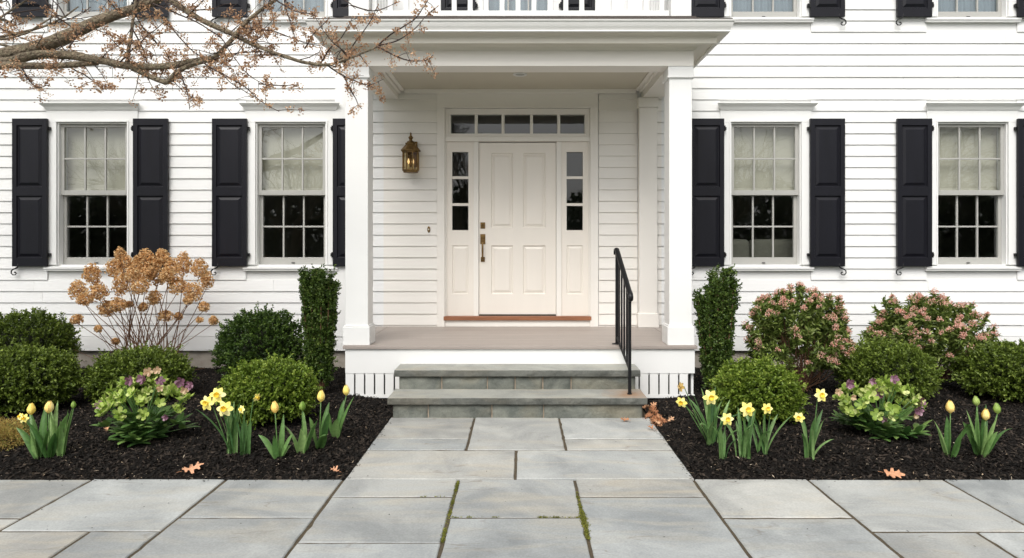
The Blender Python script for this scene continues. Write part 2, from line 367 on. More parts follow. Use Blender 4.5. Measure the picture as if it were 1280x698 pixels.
M['dcup'] = leafmat('daffodil_cup', lin((252, 218, 66)), lin((253, 226, 84)), lin((253, 230, 100)), .5, .2)
M['witherd'] = leafmat('fading_daffodil', lin((206, 170, 90)), lin((224, 200, 140)), None, .8, .3)
M['oak'] = leafmat('fallen_oak_leaf', lin((196, 136, 100)), lin((220, 166, 130)), None, .75, .2)
M['rusty'] = leafmat('rusty_fallen_leaf', lin((150, 98, 66)), lin((198, 142, 102)), lin((224, 182, 144)), .75, .2)
M['sedum'] = leafmat('straw_groundcover', lin((150, 122, 66)), lin((188, 160, 90)), lin((176, 180, 96)), .8, .25)
M['moss'] = leafmat('moss', lin((78, 82, 30)), lin((112, 116, 42)), lin((150, 150, 66)), .9, .2)
M['hedge'] = leafmat('evergreen_foliage', (.035, .05, .025), (.065, .09, .04), (.10, .13, .06), .7, .1)
M['dial'] = mat('white_fitting', (.7, .7, .68), .4, .02, 5, 0)
M['candle'] = mat('cream_candle_sleeve', (.8, .7, .45), .5, .05, 5, 0)
M['button'] = mat('ivory_button', (.78, .74, .62), .3, .02, 5, 0)
# ------------------------------------------------------------------ ground
rng = np.random.default_rng(7); random.seed(7)
BX = 1.135                                   # half-width of the entrance walk
BEDY = -3.63                                 # front edge of the planting beds

def fbm(x, y, s=1.0, o=3):
    v = 0; a = 1
    for i in range(o):
        v += a * mnoise.noise(Vector((x * s + 5.3, y * s + 9.1, i * 3.7))); s *= 2.1; a *= .5
    return v
def sstep(t): t = max(0, min(1, t)); return t * t * (3 - 2 * t)
def mulch_h(x, y):
    e = min(abs(x) - BX, y - BEDY)
    return -0.012 + 0.062 * sstep(e / .45) + .018 * fbm(x, y, 2.2) * sstep(e / .3) + .008 * fbm(x, y, 9) * sstep(e / .12)

def grid(name, x0, x1, y0, y1, step, hf, m, kind='structure'):
    nx = int((x1 - x0) / step) + 1; ny = int((y1 - y0) / step) + 1
    xs = np.linspace(x0, x1, nx); ys = np.linspace(y0, y1, ny)
    V = [(x, y, hf(x, y)) for y in ys for x in xs]
    idx = np.arange(nx * ny).reshape(ny, nx)
    F = np.stack([idx[:-1, :-1], idx[:-1, 1:], idx[1:, 1:], idx[1:, :-1]], -1).reshape(-1, 4)
    o = np_mesh(name, V, F, m, sm=True); o["kind"] = kind
    return o

tag(MB().quad((-250, -250, -.06), (250, -250, -.06), (250, 250, -.06), (-250, 250, -.06)).build('lawn', M['lawn']), kind='structure')
grid('mulch_bed', -8.0, -BX - .002, BEDY, -.02, .03, mulch_h, M['mulch'])
grid('mulch_bed', BX + .002, 8.0, BEDY, -.02, .03, mulch_h, M['mulch'])

# bluestone paving: individual slabs in one paved surface
slabs = []
def S(x0, x1, y0, y1): slabs.append((x0, x1, y0, y1))
c1, c2 = -.395, .34
S(-BX, c1, -2.74, -2.10); S(-BX, c1, -3.02, -2.74); S(c1, c2, -3.02, -2.10); S(c2, BX, -2.74, -2.10); S(c2, BX, -3.02, -2.74)
S(-BX, -.03, -3.62, -3.02); S(-.03, BX, -3.62, -3.02)
S(-BX, c1, -3.925, -3.62); S(-BX, c1, -4.54, -3.925); S(-BX, c1, -5.4, -4.54)
S(c1, c2 + .01, -4.225, -3.62); S(c1, c2 + .01, -5.2, -4.225)
S(c2 + .01, 1.115, -3.925, -3.62); S(c2 + .01, 1.115, -5.1, -3.925)
S(-1.89, -BX, -4.23, -3.62); S(-1.89, -BX, -5.2, -4.23)
S(-2.75, -1.89, -4.40, -3.62); S(-2.265, -1.89, -5.3, -4.40); S(-2.75, -2.265, -5.3, -4.40)
S(-3.6, -2.75, -4.235, -3.62); S(-3.6, -2.75, -5.0, -4.235)
S(1.115, 1.85, -4.23, -3.62); S(1.115, 1.85, -5.3, -4.23)
S(1.85, 2.725, -4.405, -3.62); S(1.85, 2.40, -5.0, -4.405); S(2.40, 3.4, -5.2, -4.405)
S(2.725, 3.7, -4.405, -3.62)
# outwards and towards the viewer the same random ashlar goes on
def ashlar(x0, x1, y0, y1):
    x = x0
    while x < x1 - .01:
        w = random.choice([.6, .75, .9, 1.05]); xe = min(x + w, x1)
        if x1 - xe < .3: xe = x1
        y = y1
        while y > y0 + .01:
            h = random.choice([.45, .6, .6, .9]); ye = max(y - h, y0)
            if ye - y0 < .25: ye = y0
            S(x, xe, ye, y); y = ye
        x = xe
ashlar(-8, -3.6, -9.2, -3.62); ashlar(3.7, 8, -9.2, -3.62)
for (a, b, yy) in [(-3.6, -2.75, -5.0), (-2.75, -1.89, -5.3), (-1.89, -BX, -5.2), (-BX, c1, -5.4), (c1, .35, -5.2), (.35, 1.115, -5.1), (1.115, 1.85, -5.3), (1.85, 2.4, -5.0), (2.4, 3.4, -5.2)]:
    y = yy
    while y > -9.19:
        h = random.choice([.45, .6, .75, .9]); ye = max(y - h, -9.2)
        if ye + 9.2 < .25: ye = -9.2
        S(a, b, ye, y); y = ye
S(3.4, 3.7, -5.0, -4.405); S(3.4, 3.7, -7.0, -5.0); S(3.4, 3.7, -9.2, -7.0)
mb = MB()
for k, (x0, x1, y0, y1) in enumerate(slabs):
    g = .0068 + random.random() * .003; h = random.uniform(-.0025, .0015)
    if y1 > -3.0 and x0 == -BX: h *= .3
    mb.q = random.random(); z = h
    tx, ty = random.uniform(-.002, .002), random.uniform(-.002, .002)
    bv = .005
    a, b, c, d = x0 + g, x1 - g, y0 + g, y1 - g
    n_ = max(3, int((b - a) / .06)); k_ = max(3, int((d - c) / .06)); pl = []
    for i in range(n_): pl.append((a + (b - a) * i / n_, c, 0, -1))
    for i in range(k_): pl.append((b, c + (d - c) * i / k_, 1, 0))
    for i in range(n_): pl.append((b - (b - a) * i / n_, d, 0, 1))
    for i in range(k_): pl.append((a, d - (d - c) * i / k_, -1, 0))
    rj = random.Random(k); jit = [(.0016 * rj.gauss(0, 1) + (.006 if rj.random() < .05 else 0)) for _ in pl]
    def ring(ins, zz): return [(min(max(x, a + ins), b - ins) - nx * abs(j), min(max(y, c + ins), d - ins) - ny * abs(j), zz + tx * (x - a) / (b - a) + ty * (y - c) / (d - c)) for (x, y, nx, ny), j in zip(pl, jit)]
    m_ = len(pl); Vv = ring(0, -.04) + ring(0, z - bv) + ring(bv, z); Ff = []
    for q in range(2): Ff += [(q * m_ + i, q * m_ + (i + 1) % m_, (q + 1) * m_ + (i + 1) % m_, (q + 1) * m_ + i) for i in range(m_)]
    Ff.append(tuple(range(2 * m_, 3 * m_))); mb.add(Vv, Ff); continue
    vb = [(a, c, -.04), (b, c, -.04), (b, d, -.04), (a, d, -.04)]
    vm = [(a, c, z - bv), (b, c, z - bv + tx), (b, d, z - bv + ty), (a, d, z - bv)]
    vt = [(a + bv, c + bv, z), (b - bv, c + bv, z + tx), (b - bv, d - bv, z + ty), (a + bv, d - bv, z)]
    mb.add(vb + vm + vt, [(0, 1, 5, 4), (1, 2, 6, 5), (2, 3, 7, 6), (3, 0, 4, 7), (4, 5, 9, 8), (5, 6, 10, 9), (6, 7, 11, 10), (7, 4, 8, 11), (8, 9, 10, 11)])
tag(mb.build('paving', M['stone']), kind='structure')
mb = MB(); mb.box(-BX + .01, BX - .01, -3.6, -1.5, -.05, -.0062); mb.box(-8, 8, -9.2, -3.635, -.05, -.0062)
tag(mb.build('paving_base', M['joint']), kind='structure')

# mulch chips
def chips(n, m, name, L0, L1, w, rr, zup=0.012, seed=1):
    g = np.random.default_rng(seed)
    X = g.uniform(-6.4, 6.4, n * 2); Y = g.uniform(BEDY + .004, -.03, n * 2)
    d = Y + 7.9
    ok = (np.abs(X) > BX + .004) & (np.abs(X) < d * .80 + .1) & (g.random(n * 2) < np.clip(5.5 / d, 0, 1) ** 2.2)
    X = X[ok][:n]; Y = Y[ok][:n]; n = len(X)
    Z = np.array([mulch_h(x, y) for x, y in zip(X, Y)]) + g.uniform(-.003, zup, n)
    a = g.uniform(0, 2 * np.pi, n); t = g.normal(0, .45, n)
    D = np.stack([np.cos(a) * np.cos(t), np.sin(a) * np.cos(t), np.sin(t)], 1)
    Sv = np.stack([-np.sin(a), np.cos(a), g.normal(0, .5, n)], 1); Sv /= np.linalg.norm(Sv, axis=1)[:, None]
    Nn = np.cross(D, Sv)
    L = (g.uniform(L0, L1, n) * .5)[:, None]; W = (g.uniform(.3, 1.3, n) * w * .5)[:, None]
    P = np.stack([X, Y, Z], 1)
    bend = Nn * L * g.uniform(-.3, .3, n)[:, None]
    v = np.stack([P - D * L, P + Sv * W + bend, P + D * L, P - Sv * W + bend, P + Nn * W * .8 + bend], 1).reshape(-1, 3)
    b = (np.arange(n) * 5)[:, None]
    F = np.concatenate([b + np.array([[0, 1, 4]]), b + np.array([[1, 2, 4]]), b + np.array([[2, 3, 4]]), b + np.array([[3, 0, 4]])], 1).reshape(-1, 3)
    r = np.repeat(g.random(n), 4)
    o = np_mesh(name, v, F, m, rnd=r)
    tag(o, rr, 'mulch', kind='stuff')
chips(105000, M['chip'], 'mulch_chips', .014, .068, .0155, 'dark brown shredded bark mulch covering both planting beds', seed=2)
chips(2600, M['palechip'], 'mulch_slivers', .008, .032, .005, 'pale wood slivers scattered through the dark mulch', .016, seed=3)
chips(620, M['palechip'], 'mulch_slivers', .02, .055, .008, 'longer faded splinters lying on the dark mulch', .014, seed=4)

# crumbs of bark kicked out on to the stone along the bed edges
g = np.random.default_rng(15); n = 420
e_ = np.abs(g.normal(0, .022, n)) + .001; side = g.random(n)
X = np.where(side < .5, g.uniform(-5, 5, n), np.sign(g.random(n) - .5) * (BX - e_)); Y = np.where(side < .5, BEDY - e_, g.uniform(BEDY, -2.2, n))
ok = ~((side < .5) & (np.abs(X) < BX)); X, Y = X[ok], Y[ok]; n = len(X); aa = g.uniform(0, 6.28, n)
D_ = np.stack([np.cos(aa), np.sin(aa), aa * 0], 1); L_ = g.uniform(.003, .013, n)[:, None]; P_ = np.stack([X, Y, np.full(n, .0035)], 1); S_ = np.stack([-np.sin(aa), np.cos(aa), aa * 0], 1) * .0022
v = np.stack([P_ - D_ * L_, P_ + S_, P_ + D_ * L_, P_ - S_, P_ + np.array([0, 0, .003])], 1).reshape(-1, 3); b_ = (np.arange(n) * 5)[:, None]
F_ = np.concatenate([b_ + np.array([[0, 1, 4]]), b_ + np.array([[1, 2, 4]]), b_ + np.array([[2, 3, 4]]), b_ + np.array([[3, 0, 4]])], 1).reshape(-1, 3)
tag(np_mesh('mulch_crumbs', v, F_, M['chip'], rnd=np.repeat(g.random(n), 4)), 'crumbs of dark mulch spilled on the stone along the bed edges', 'mulch', kind='stuff')

# ------------------------------------------------------------------ the house
house = thing('house', 'white clapboard colonial house with black shutters and a columned entry porch', 'house', (0, 0, 0))
WX = [-5.07, -2.715, 2.915, 5.365]            # window centres
UP = 2.945                                    # first to second storey
XL, XR, ZT = -9.5, 9.5, 6.75
CX = -.02
openings = [(x - .417, x + .417, 1.272, 2.956) for x in WX] + [(x - .417, x + .417, 1.272 + UP, 2.956 + UP) for x in WX + [CX]] + [(CX - .87, CX + .87, .60, 3.135)]
def wall_minus(mb, x0, x1, z0, z1, ops, y0, y1):
    xs = sorted(set([x0, x1] + [v for o in ops for v in o[:2] if x0 < v < x1]))
    for a, b in zip(xs[:-1], xs[1:]):
        m_ = (a + b) / 2
        cuts = sorted([(o[2], o[3]) for o in ops if o[0] < m_ < o[1]]); z = z0
        for c, d in cuts:
            if c > z: mb.box(a, b, y0, y1, z, c)
            z = max(z, d)
        if z < z1: mb.box(a, b, y0, y1, z, z1)
mb = MB(); wall_minus(mb, XL, XR, .25, ZT, openings, .0, .16)
mb.box(XL, XL + .15, .162, 9, .25, ZT); mb.box(XR - .15, XR, .162, 9, .25, ZT); mb.box(XL, XR, 9.002, 9.15, .25, ZT)
mb.build('wall', M['trim'], house)
mb = MB(); mb.box(XL, XR, .02, .3, -.4, .248); mb.build('foundation', M['found'], house)
# interior floors, ceilings, partitions
mb = MB()
mb.box(XL + .2, XR - .2, .17, 8.9, .50, .56); mb.box(XL + .2, XR - .2, .17, 8.9, 3.40, 3.50); mb.box(XL + .2, XR - .2, .17, 8.9, 6.45, 6.5)
mb.box(XL + .2, XR - .2, 4.6, 4.7, .562, 3.398); mb.box(XL + .2, XR - .2, 3.6, 3.7, 3.502, 6.448)
for x in (-1.3, 1.3): mb.box(x - .06, x + .06, .17, 4.598, .562, 3.398)
mb.box(-1.24, 1.24, 1.9, 2.0, .562, 3.398)
for x in (-3.9, -1.2, 1.3, 4.1): mb.box(x - .06, x + .06, .17, 3.598, 3.502, 6.448)
mb.build('interior', M['room'], house)
# clapboards
EXC = [(x - .54, x + .54, 1.20, 3.12) for x in WX] + [(x - .54, x + .54, 1.20 + UP, 3.12 + UP) for x in WX] + [(CX - .955, CX + .955, .3, 3.5), (-2.07, 2.07, 3.66, 7), (-2.19, -1.99, .2, 3.7), (1.39, 1.62, .3, 3.4), (XL - 1, XL + .14, 0, 9), (XR - .14, XR + 1, 0, 9), (-1.62, 1.68, .2, 3.34)]
def siding(name, m, x0, x1, za, zb, clipx=None):
    mb = MB(); i = 0; Z0, E = .42, .1338
    while Z0 + i * E < zb:
        z = Z0 + i * E; i += 1
        if z < za - .001: continue
        zt = min(z + E, zb)
        segs = [(x0, x1)]
        for (a, b, c, d) in EXC:
            if d > z + .02 and c < zt - .02:
                ns = []
                for (p, q) in segs:
                    if b <= p or a >= q: ns.append((p, q)); continue
                    if a > p: ns.append((p, a))
                    if b < q: ns.append((b, q))
                segs = ns
        for (p, q) in segs:
            cuts = [p]; nx = p + (hash((i, 3)) % 100) / 100 * 3.0 + .8
            rr = random.Random(i * 31 + int(p * 10)); nx = p + rr.uniform(.9, 3.8)
            while nx < q - .5: cuts.append(nx); nx += rr.uniform(2.6, 4.0)
            cuts.append(q)
            for a, b in zip(cuts[:-1], cuts[1:]):
                mb.q = rr.random(); g = .0022 if b != q else 0; e = rr.uniform(-.0012, .0012)
                mb.prism_x([(-.002, z + .001), (-.024 + e, z + .001), (-.025 + e, z + .003), (-.012, zt + .0), (-.002, zt + .0)], a, b - g)
    return mb.build(name, m, house)
siding('siding', M['siding'], XL, XR, .42, 6.45)
EXC[-1:] = [(-20, -1.62, 0, 9), (1.68, 20, 0, 9), (-2, 2, 3.36, 9)]
for a_, b_ in ((-1.62, CX - .955), (CX + .955, 1.39), (1.62, 1.68)): siding('porch_siding', M['psiding'], a_, b_, .42, 3.34)
mb = MB()                                                     # skirt board below the first clapboard, corner boards
for a, b in ((XL, -1.70), (1.70, XR)):
    mb.prism_x([(-.002, .250), (-.028, .250), (-.030, .254), (-.026, .418), (-.002, .418)], a, b)
mb.box(-2.19, -1.99, -.036, -.001, .42, 3.62)
for s in (-1, 1): mb.box(s * 9.5, s * (9.5 - .14), -.036, .0, .42, 6.5)
mb.build('trim_board', M['trim'], house, bevel=.002)
# panelled wall behind the balcony
mb = MB(); y = -.02
ux0, ux1 = CX - .54, CX + .54
for a, b in ((-2.07, ux0), (ux1, 2.07)):
    xs = np.linspace(a, b, 5)
    mb.box(a, b, -.012, -.001, 3.70, 6.45)
    for k in range(4):
        mb.box(xs[k], xs[k] + .05, y - .008, -.0125, 3.70, 6.45)
        mb.box(xs[k + 1] - .05, xs[k + 1] - .001, y - .008, -.0125, 3.70, 6.45)
        for z in (3.70, 5.2, 6.3): mb.box(xs[k] + .051, xs[k + 1] - .052, y - .007, -.0125, z, z + (.70 if z == 3.70 else .09))
mb.box(ux0, ux1, -.03, -.001, 3.70, 4.13); mb.box(ux0, ux1, -.03, -.001, 6.08, 6.45)
mb.build('wall_panelling', M['trim'], house)
# eave and roof
mb = MB(); mb.prism_x([(.0, 6.45), (-.05, 6.45), (-.05, 6.62), (-.30, 6.62), (-.42, 6.66), (-.42, 6.78), (0, 6.80)], XL - .3, XR + .3)
mb.build('eave_cornice', M['trim'], house)
mb = MB(); mb.prism_x([(-.46, 6.79), (4.6, 9.6), (9.7, 6.79), (9.7, 6.70), (4.6, 9.5), (-.46, 6.785)], XL - .35, XR + .35); mb.build('roof', M['roof'], house)

# windows ------------------------------------------------------------------
def make_window():
    """local frame: x centred, z as first storey, wall plane y=0"""
    mb = MB()
    for s in (-1, 1):
        mb.box(s * .418, s * .54, -.034, -.001, 1.272, 2.958)
        mb.box(s * .437, s * .418, -.044, -.0345, 1.272, 2.962)     # inner bead
        mb.box(s * .417, s * .405, -.02, .15, 1.272, 2.956)         # jamb lining
    mb.box(-.54, .54, -.034, -.001, 2.959, 3.105)
    mb.box(-.437, .437, -.044, -.0345, 2.963, 2.982)
    mb.box(-.404, .404, -.018, .15, 2.944, 2.955)
    w = mb.build('window', M['trim'], house, bevel=.0015)
    def sash(name, x, za, zb, y, top, bot, rows=2, st=.040):
        mb = MB(); t = .036
        for s in (-1, 1): mb.box(s * x, s * (x - st), y, y + t, za, zb)
        mb.box(-x + st, x - st, y, y + t, zb - top, zb); mb.box(-x + st, x - st, y, y + t, za, za + bot)
        gw = 2 * (x - st)
        for k in (1, 2):
            c = -x + st + gw * k / 3; mb.box(c - .0095, c + .0095, y + .006, y + t - .006, za + bot, zb - top)
        zc = (za + bot + zb - top) / 2
        for k in range(3):
            a = -x + st + gw * k / 3 + (.0095 if k else 0); b = -x + st + gw * (k + 1) / 3 - (.0095 if k < 2 else 0)
            mb.box(a, b, y + .006, y + t - .006, zc - .0095, zc + .0095)
        o = mb.build(name, M['sash'], w, bevel=.002)
        g = MB(); g.quad((-x + st - .004, y + .02, za + bot - .004), (x - st + .004, y + .02, za + bot - .004), (x - st + .004, y + .02, zb - top + .004), (-x + st - .004, y + .02, zb - top + .004))
        g.build('pane', M['glass'], w)
        return o
    sash('upper_sash', .404, 2.10, 2.943, .015, .034, .058)
    sash('lower_sash', .404, 1.275, 2.135, .056, .040, .082)
    mb = MB(); mb.prism_x([(.03, 1.262), (-.062, 1.245), (-.062, 1.222), (-.05, 1.220), (-.05, 1.200), (-.001, 1.200), (-.001, 1.271), (.05, 1.271)], -.56, .56)
    mb.build('window_sill', M['trim'], w, bevel=.002)
    mb = MB()
    prof = [(-.001, 3.106), (-.045, 3.106), (-.05, 3.118), (-.062, 3.140), (-.085, 3.160), (-.088, 3.172), (-.10, 3.172), (-.10, 3.184), (-.03, 3.194), (-.001, 3.198)]
    n = len(prof); V = []
    for sgn in (-1, 1):
        for (yy, zz) in prof: V.append((sgn * (.545 + max(0, -yy - .045)), yy, zz))
    F = [(i, i + 1, n + i + 1, n + i) for i in range(n - 1)]
    F += [tuple(range(n)), tuple(range(2 * n - 1, n - 1, -1))]
    mb.add(V, F)
    mb.build('window_cap', M['trim'], w)
    mb = MB(); mb.box(-.40, .40, .130, .133, 2.195, 2.95); o = mb.build('window_shade', M['shade'], w)
    mb = MB(); mb.box(-.40, .40, .126, .135, 2.165, 2.193); mb.lathe([(.006, -.01), (.012, -.008), (.012, .0)], (0, .128, 2.155), 10)
    mb.build('shade_hem', M['hem'], w)
    mb = MB(); mb.box(-.018, .018, .040, .0555, 1.288, 1.296); mb.build('sash_lift', M['iron'], w)
    return w
win = make_window(); win.location = (WX[0], 0, 0)
wins = [win]
for i, (x, dz) in enumerate([(x, 0) for x in WX[1:]] + [(x, UP) for x in WX + [CX]]):
    c = copy_tree(win, house); c.location = (x, 0, dz); wins.append(c)
    if dz:
        mb = MB(); n_ = 60; xs_ = np.linspace(-.39, .39, n_); V_ = [(q, .125 + .010 * math.sin(q * 75), zz) for q in xs_ for zz in (1.285, 2.90)]
        mb.add(V_, [(i * 2, i * 2 + 2, i * 2 + 3, i * 2 + 1) for i in range(n_ - 1)]); mb.build('sky_reflection_sheet', M['sky_sheet'], c, sm=True)  # added sheet carrying the painted sky reflection behind the upper panes
        for ch in c.children:
            if ch.name.startswith('window_shade') or ch.name.startswith('shade_hem'): bpy.data.objects.remove(ch)

def make_shutter(side):
    """local: hinge edge at x=0, leaf runs to side*.405"""
    mb = MB(); W = .408; y0, y1 = -.078, -.045
    z0, z1 = 1.253, 2.996
    def bx(a, b, c, d): mb.box(side * a, side * b, y0, y1, c, d)
    st = .052
    bx(0, st, z0, z1); bx(W - st, W, z0, z1)
    bx(st, W - st, z1 - .08, z1); bx(st, W - st, 2.085, 2.19); bx(st, W - st, z0, z0 + .10)
    for (c, d) in ((2.19, z1 - .08), (z0 + .10, 2.085)):
        a, b = sorted((side * st, side * (W - st)))
        mb.panel(a, b, c, d, y0, .017, .030, .008)
    o = mb.build('shutter', M['shutter'], house, bevel=.0015)
    for z in (1.39, 2.88):
        h = MB(); h.box(-side * .028, side * .018, -.070, -.0365, z - .018, z + .018); h.lathe([(.009, -.032), (.009, .032)], (-side * .006, -.078, z), 8)
        h.build('hinge', M['iron'], o)
    d = MB(); xc = side * (W - .045)                                   # S-shaped shutter dog
    sc = .0115
    pts = [(xc + side * (u_ - 2) * sc, -.072, z0 + .02 - v_ * sc) for u_, v_ in ((0, -1), (0, 1), (.6, 2.6), (2.4, 3.8), (5, 4.6), (6.8, 6.2), (7.0, 8.6), (5.4, 10.4), (3.0, 10.4), (1.8, 9.0), (2.4, 7.6), (3.6, 7.8))]
    d.tube(pts, [.0085, .0085, .0082, .008, .0075, .0075, .007, .0065, .006, .006, .007, .010], 6)
    d.lathe([(.006, 0), (.006, .06)], (xc, -.07, z0 + .01), 6, 'y')
    d.build('shutter_dog', M['iron'], o, sm=True)
    return o
shl, shr = make_shutter(-1), make_shutter(1)
shl.location = (WX[0] - .508, 0, 0); shr.location = (WX[0] + .508, 0, 0)
for (x, dz) in [(x, 0) for x in WX[1:]] + [(x, UP) for x in WX + [CX]]:
    for s_, src in ((-1, shl), (1, shr)):
        c = copy_tree(src, house); c.location = (x + s_ * .508, 0, dz)

# door unit ----------------------------------------------------------------
DX = -.030
mb = MB()                                                       # outer casing
FZ = .537                                                       # porch floor level
mb.box(DX - .955, DX - .86, -.036, -.001, FZ, 3.13); mb.box(DX + .86, DX + .955, -.036, -.001, FZ, 3.13)
mb.box(DX - .955, DX + .955, -.036, -.001, 3.131, 3.335)
mb.box(DX - .885, DX - .862, -.046, -.0365, FZ, 3.13); mb.box(DX + .862, DX + .885, -.046, -.0365, FZ, 3.13); mb.box(DX - .885, DX + .885, -.046, -.0365, 3.1315, 3.150)
mb.box(DX - .859, DX + .859, -.020, .10, FZ, .6125)
mb.build('door_casing', M['ptrim'], house, bevel=.002)
mb = MB()                                                       # frame posts and head of the unit
for s in (-1, 1):
    mb.box(DX + s * .462, DX + s * .522, -.008, .11, .662, 2.735)
    mb.box(DX + s * .842, DX + s * .859, -.012, .11, .662, 2.735)
mb.box(DX - .859, DX + .859, -.026, .11, 2.7355, 2.790)
mb.box(DX - .859, DX - .826, .0, .10, 2.791, 3.129); mb.box(DX + .826, DX + .859, .0, .10, 2.791, 3.129)
mb.box(DX - .825, DX + .825, .0, .10, 2.791, 2.832); mb.box(DX - .825, DX + .825, .0, .10, 3.060, 3.129)
for a, b in [(-.825, -.795), (-.510, -.475), (-.19, -.155), (.15, .185), (.475, .51), (.80, .825)]: mb.box(DX + a, DX + b, .012, .10, 2.8325, 3.0595)
frame = mb.build('door_frame', M['ptrim'], house, bevel=.002)
mb = MB(); mb.quad((DX - .82, .05, 2.82), (DX + .82, .05, 2.82), (DX + .82, .05, 3.07), (DX - .82, .05, 3.07)); mb.build('transom_pane', M['dglass'], frame)
mb = MB(); mb.box(DX - .875, DX + .875, -.050, .10, .613, .661); mb.build('door_sill', M['sill_wood'], house, bevel=.004)
# door leaf with four raised panels
mb = MB(); y0, y1 = .018, .062
xa, xb, za, zb = DX - .458, DX + .458, .668, 2.725
px = [xa + .145, DX - .055, DX + .065, xb - .125]
mb.box(xa, px[0], y0, y1, za, zb); mb.box(px[1], px[2], y0, y1, za, zb); mb.box(px[3], xb, y0, y1, za, zb)
for a, b in ((px[0], px[1]), (px[2], px[3])):
    for c, d in ((za, .92), (1.50, 1.712), (2.60, zb)): mb.box(a, b, y0, y1, c, d)
    for c, d in ((.92, 1.50), (1.712, 2.60)): mb.panel(a, b, c, d, y0, .017, .026, .008)
door = mb.build('front_door', M['door'], house)
mb = MB(); mb.box(xa, xb, .005, .05, .6615, .680); mb.build('door_sweep', M['roof'], door)
hx = xa + .045
mb = MB(); mb.box(hx - .028, hx + .028, .008, .0175, 1.70, 1.775); mb.lathe([(.022, -.012), (.022, 0), (.016, .001)], (hx, .008, 1.738), 14, 'y'); mb.box(hx - .004, hx + .004, -.018, -.004, 1.725, 1.750)
mb.build('deadbolt', M['brass'], door, bevel=.003)
mb = MB(); mb.box(hx - .030, hx + .030, .008, .0175, 1.515, 1.635); mb.lathe([(.018, -.014), (.018, 0)], (hx, .008, 1.60), 12, 'y'); mb.box(hx - .012, hx + .012, -.035, -.006, 1.565, 1.573)
mb.tube([(hx, .008, 1.535), (hx, -.03, 1.530), (hx, -.048, 1.49), (hx, -.050, 1.43), (hx, -.046, 1.375), (hx, -.028, 1.34), (hx, .008, 1.335)], [.010, .009, .011, .012, .011, .009, .010], 8)
mb.box(hx - .024, hx + .024, .008, .0175, 1.305, 1.362)
mb.build('door_handle', M['brass'], door, bevel=.002)
for s, tilt in ((-1, 0), (1, .0)):
    a, b = sorted((DX + s * .523, DX + s * .841)); mb = MB(); y0, y1 = .012, .06
    ga, gb = (a + b) / 2 - .097, (a + b) / 2 + .097
    mb.box(a, ga, y0, y1, .662, 2.735); mb.box(gb, b, y0, y1, .662, 2.735)
    mb.box(ga, gb, y0, y1, 2.615, 2.735); mb.box(ga, gb, y0, y1, 1.50, 1.682); mb.box(ga, gb, y0, y1, .662, .92)
    mb.box(ga, gb, y0 + .004, y1, 1.972, 2.003); mb.box(ga, gb, y0 + .004, y1, 2.293, 2.324)
    mb.panel(ga, gb, .92, 1.50, y0, .012, .02, .006)
    o = mb.build('sidelight', M['door'], house)
    p = MB(); p.quad((ga - .002, .045, 1.68), (gb + .002, .045, 1.68), (gb + .002, .045, 2.617), (ga - .002, .045, 2.617)); p.build('pane', M['dglass'], o)

# porch ---------------------------------------------------------------------
PX, PY = 1.69, -1.50
mb = MB(); n = 11; w = (1.50 + .02 - .12) / n
mb.box(-PX - .015, PX + .015, PY - .022, PY + .10, .505, FZ)           # front border board
for k in range(n):
    a = PY + .103 + k * (1.397 / n); mb.q = random.random(); mb.box(-PX + .125, PX - .125, a, a + 1.397 / n - .003, .507, FZ - .001)
for s in (-1, 1): mb.q = .4; mb.box(s * (PX + .015), s * (PX - .122), PY + .103, -.003, .506, FZ)
mb.build('porch_floor', M['floor'], house, bevel=.004)
mb = MB(); mb.box(-PX + .005, PX - .005, PY, PY + .03, .268, .504); mb.box(-PX + .005, -PX + .035, PY + .031, -.003, .268, .504); mb.box(PX - .035, PX - .005, PY + .031, -.003, .268, .504)
mb.box(-PX + .005, PX - .005, PY + .002, PY + .028, .030, .062)
mb.build('porch_fascia', M['trim'], house, bevel=.002)
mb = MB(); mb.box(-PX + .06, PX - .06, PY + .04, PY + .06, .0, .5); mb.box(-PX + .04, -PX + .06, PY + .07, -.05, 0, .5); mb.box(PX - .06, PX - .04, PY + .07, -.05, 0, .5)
mb.build('crawl_space_shade', M['void'], house)  # near-black sheets painting the shade behind the lattice slats
for rng_ in ((-PX + .008, -1.12), (1.062, PX - .07)):
    mb = MB(); x = rng_[0]
    while x < rng_[1]: mb.box(x, min(x + .080, PX - .006), PY + .004, PY + .026, .0625, .2675); x += .0955
    mb.box(rng_[0], min(x, PX - .01), PY + .0265, PY + .034, .248, .266)
    mb.build('porch_lattice', M['trim'], house)
for s in (-1, 1):
    mb = MB(); y = PY + .04
    while y < -.1: mb.box(s * (PX - .008), s * (PX - .03), y, y + .08, .04, .2675); y += .0955
    mb.box(s * (PX - .0305), s * (PX - .036), PY + .04, -.06, .248, .266)
    mb.build('porch_lattice', M['trim'], house)
def column(x, y, front=True):
    mb = MB(); h = .110
    mb.box(x - h, x + h, y - h, y + h, .70, 3.15); c = mb.build('column', M['trim'], house, bevel=.003)
    b = MB(); b.prism_z([(x - .130, y - .130), (x + .130, y - .130), (x + .130, y + .130), (x - .130, y + .130)], FZ + .001, .715)
    b.box(x - .121, x + .121, y - .121, y + .121, .7155, .728); b.build('column_base', M['trim'], c, bevel=.004)
    b = MB(); b.box(x - .122, x + .122, y - .122, y + .122, 3.148, 3.2345); b.box(x - .130, x + .130, y - .130, y + .130, 3.125, 3.1475)
    b.build('column_cap', M['trim'], c, bevel=.003)
column(-1.583, PY + .143); column(1.556, PY + .143)
mb = MB(); x = 1.505                                            # engaged rear pilaster
mb.box(x - .105, x + .105, -.11, -.003, .69, 3.12); c = mb.build('pilaster', M['ptrim'], house, bevel=.003)
mb = MB(); mb.box(x - .122, x + .122, -.13, -.003, FZ + .001, .70); mb.build('pilaster_base', M['ptrim'], c, bevel=.004)
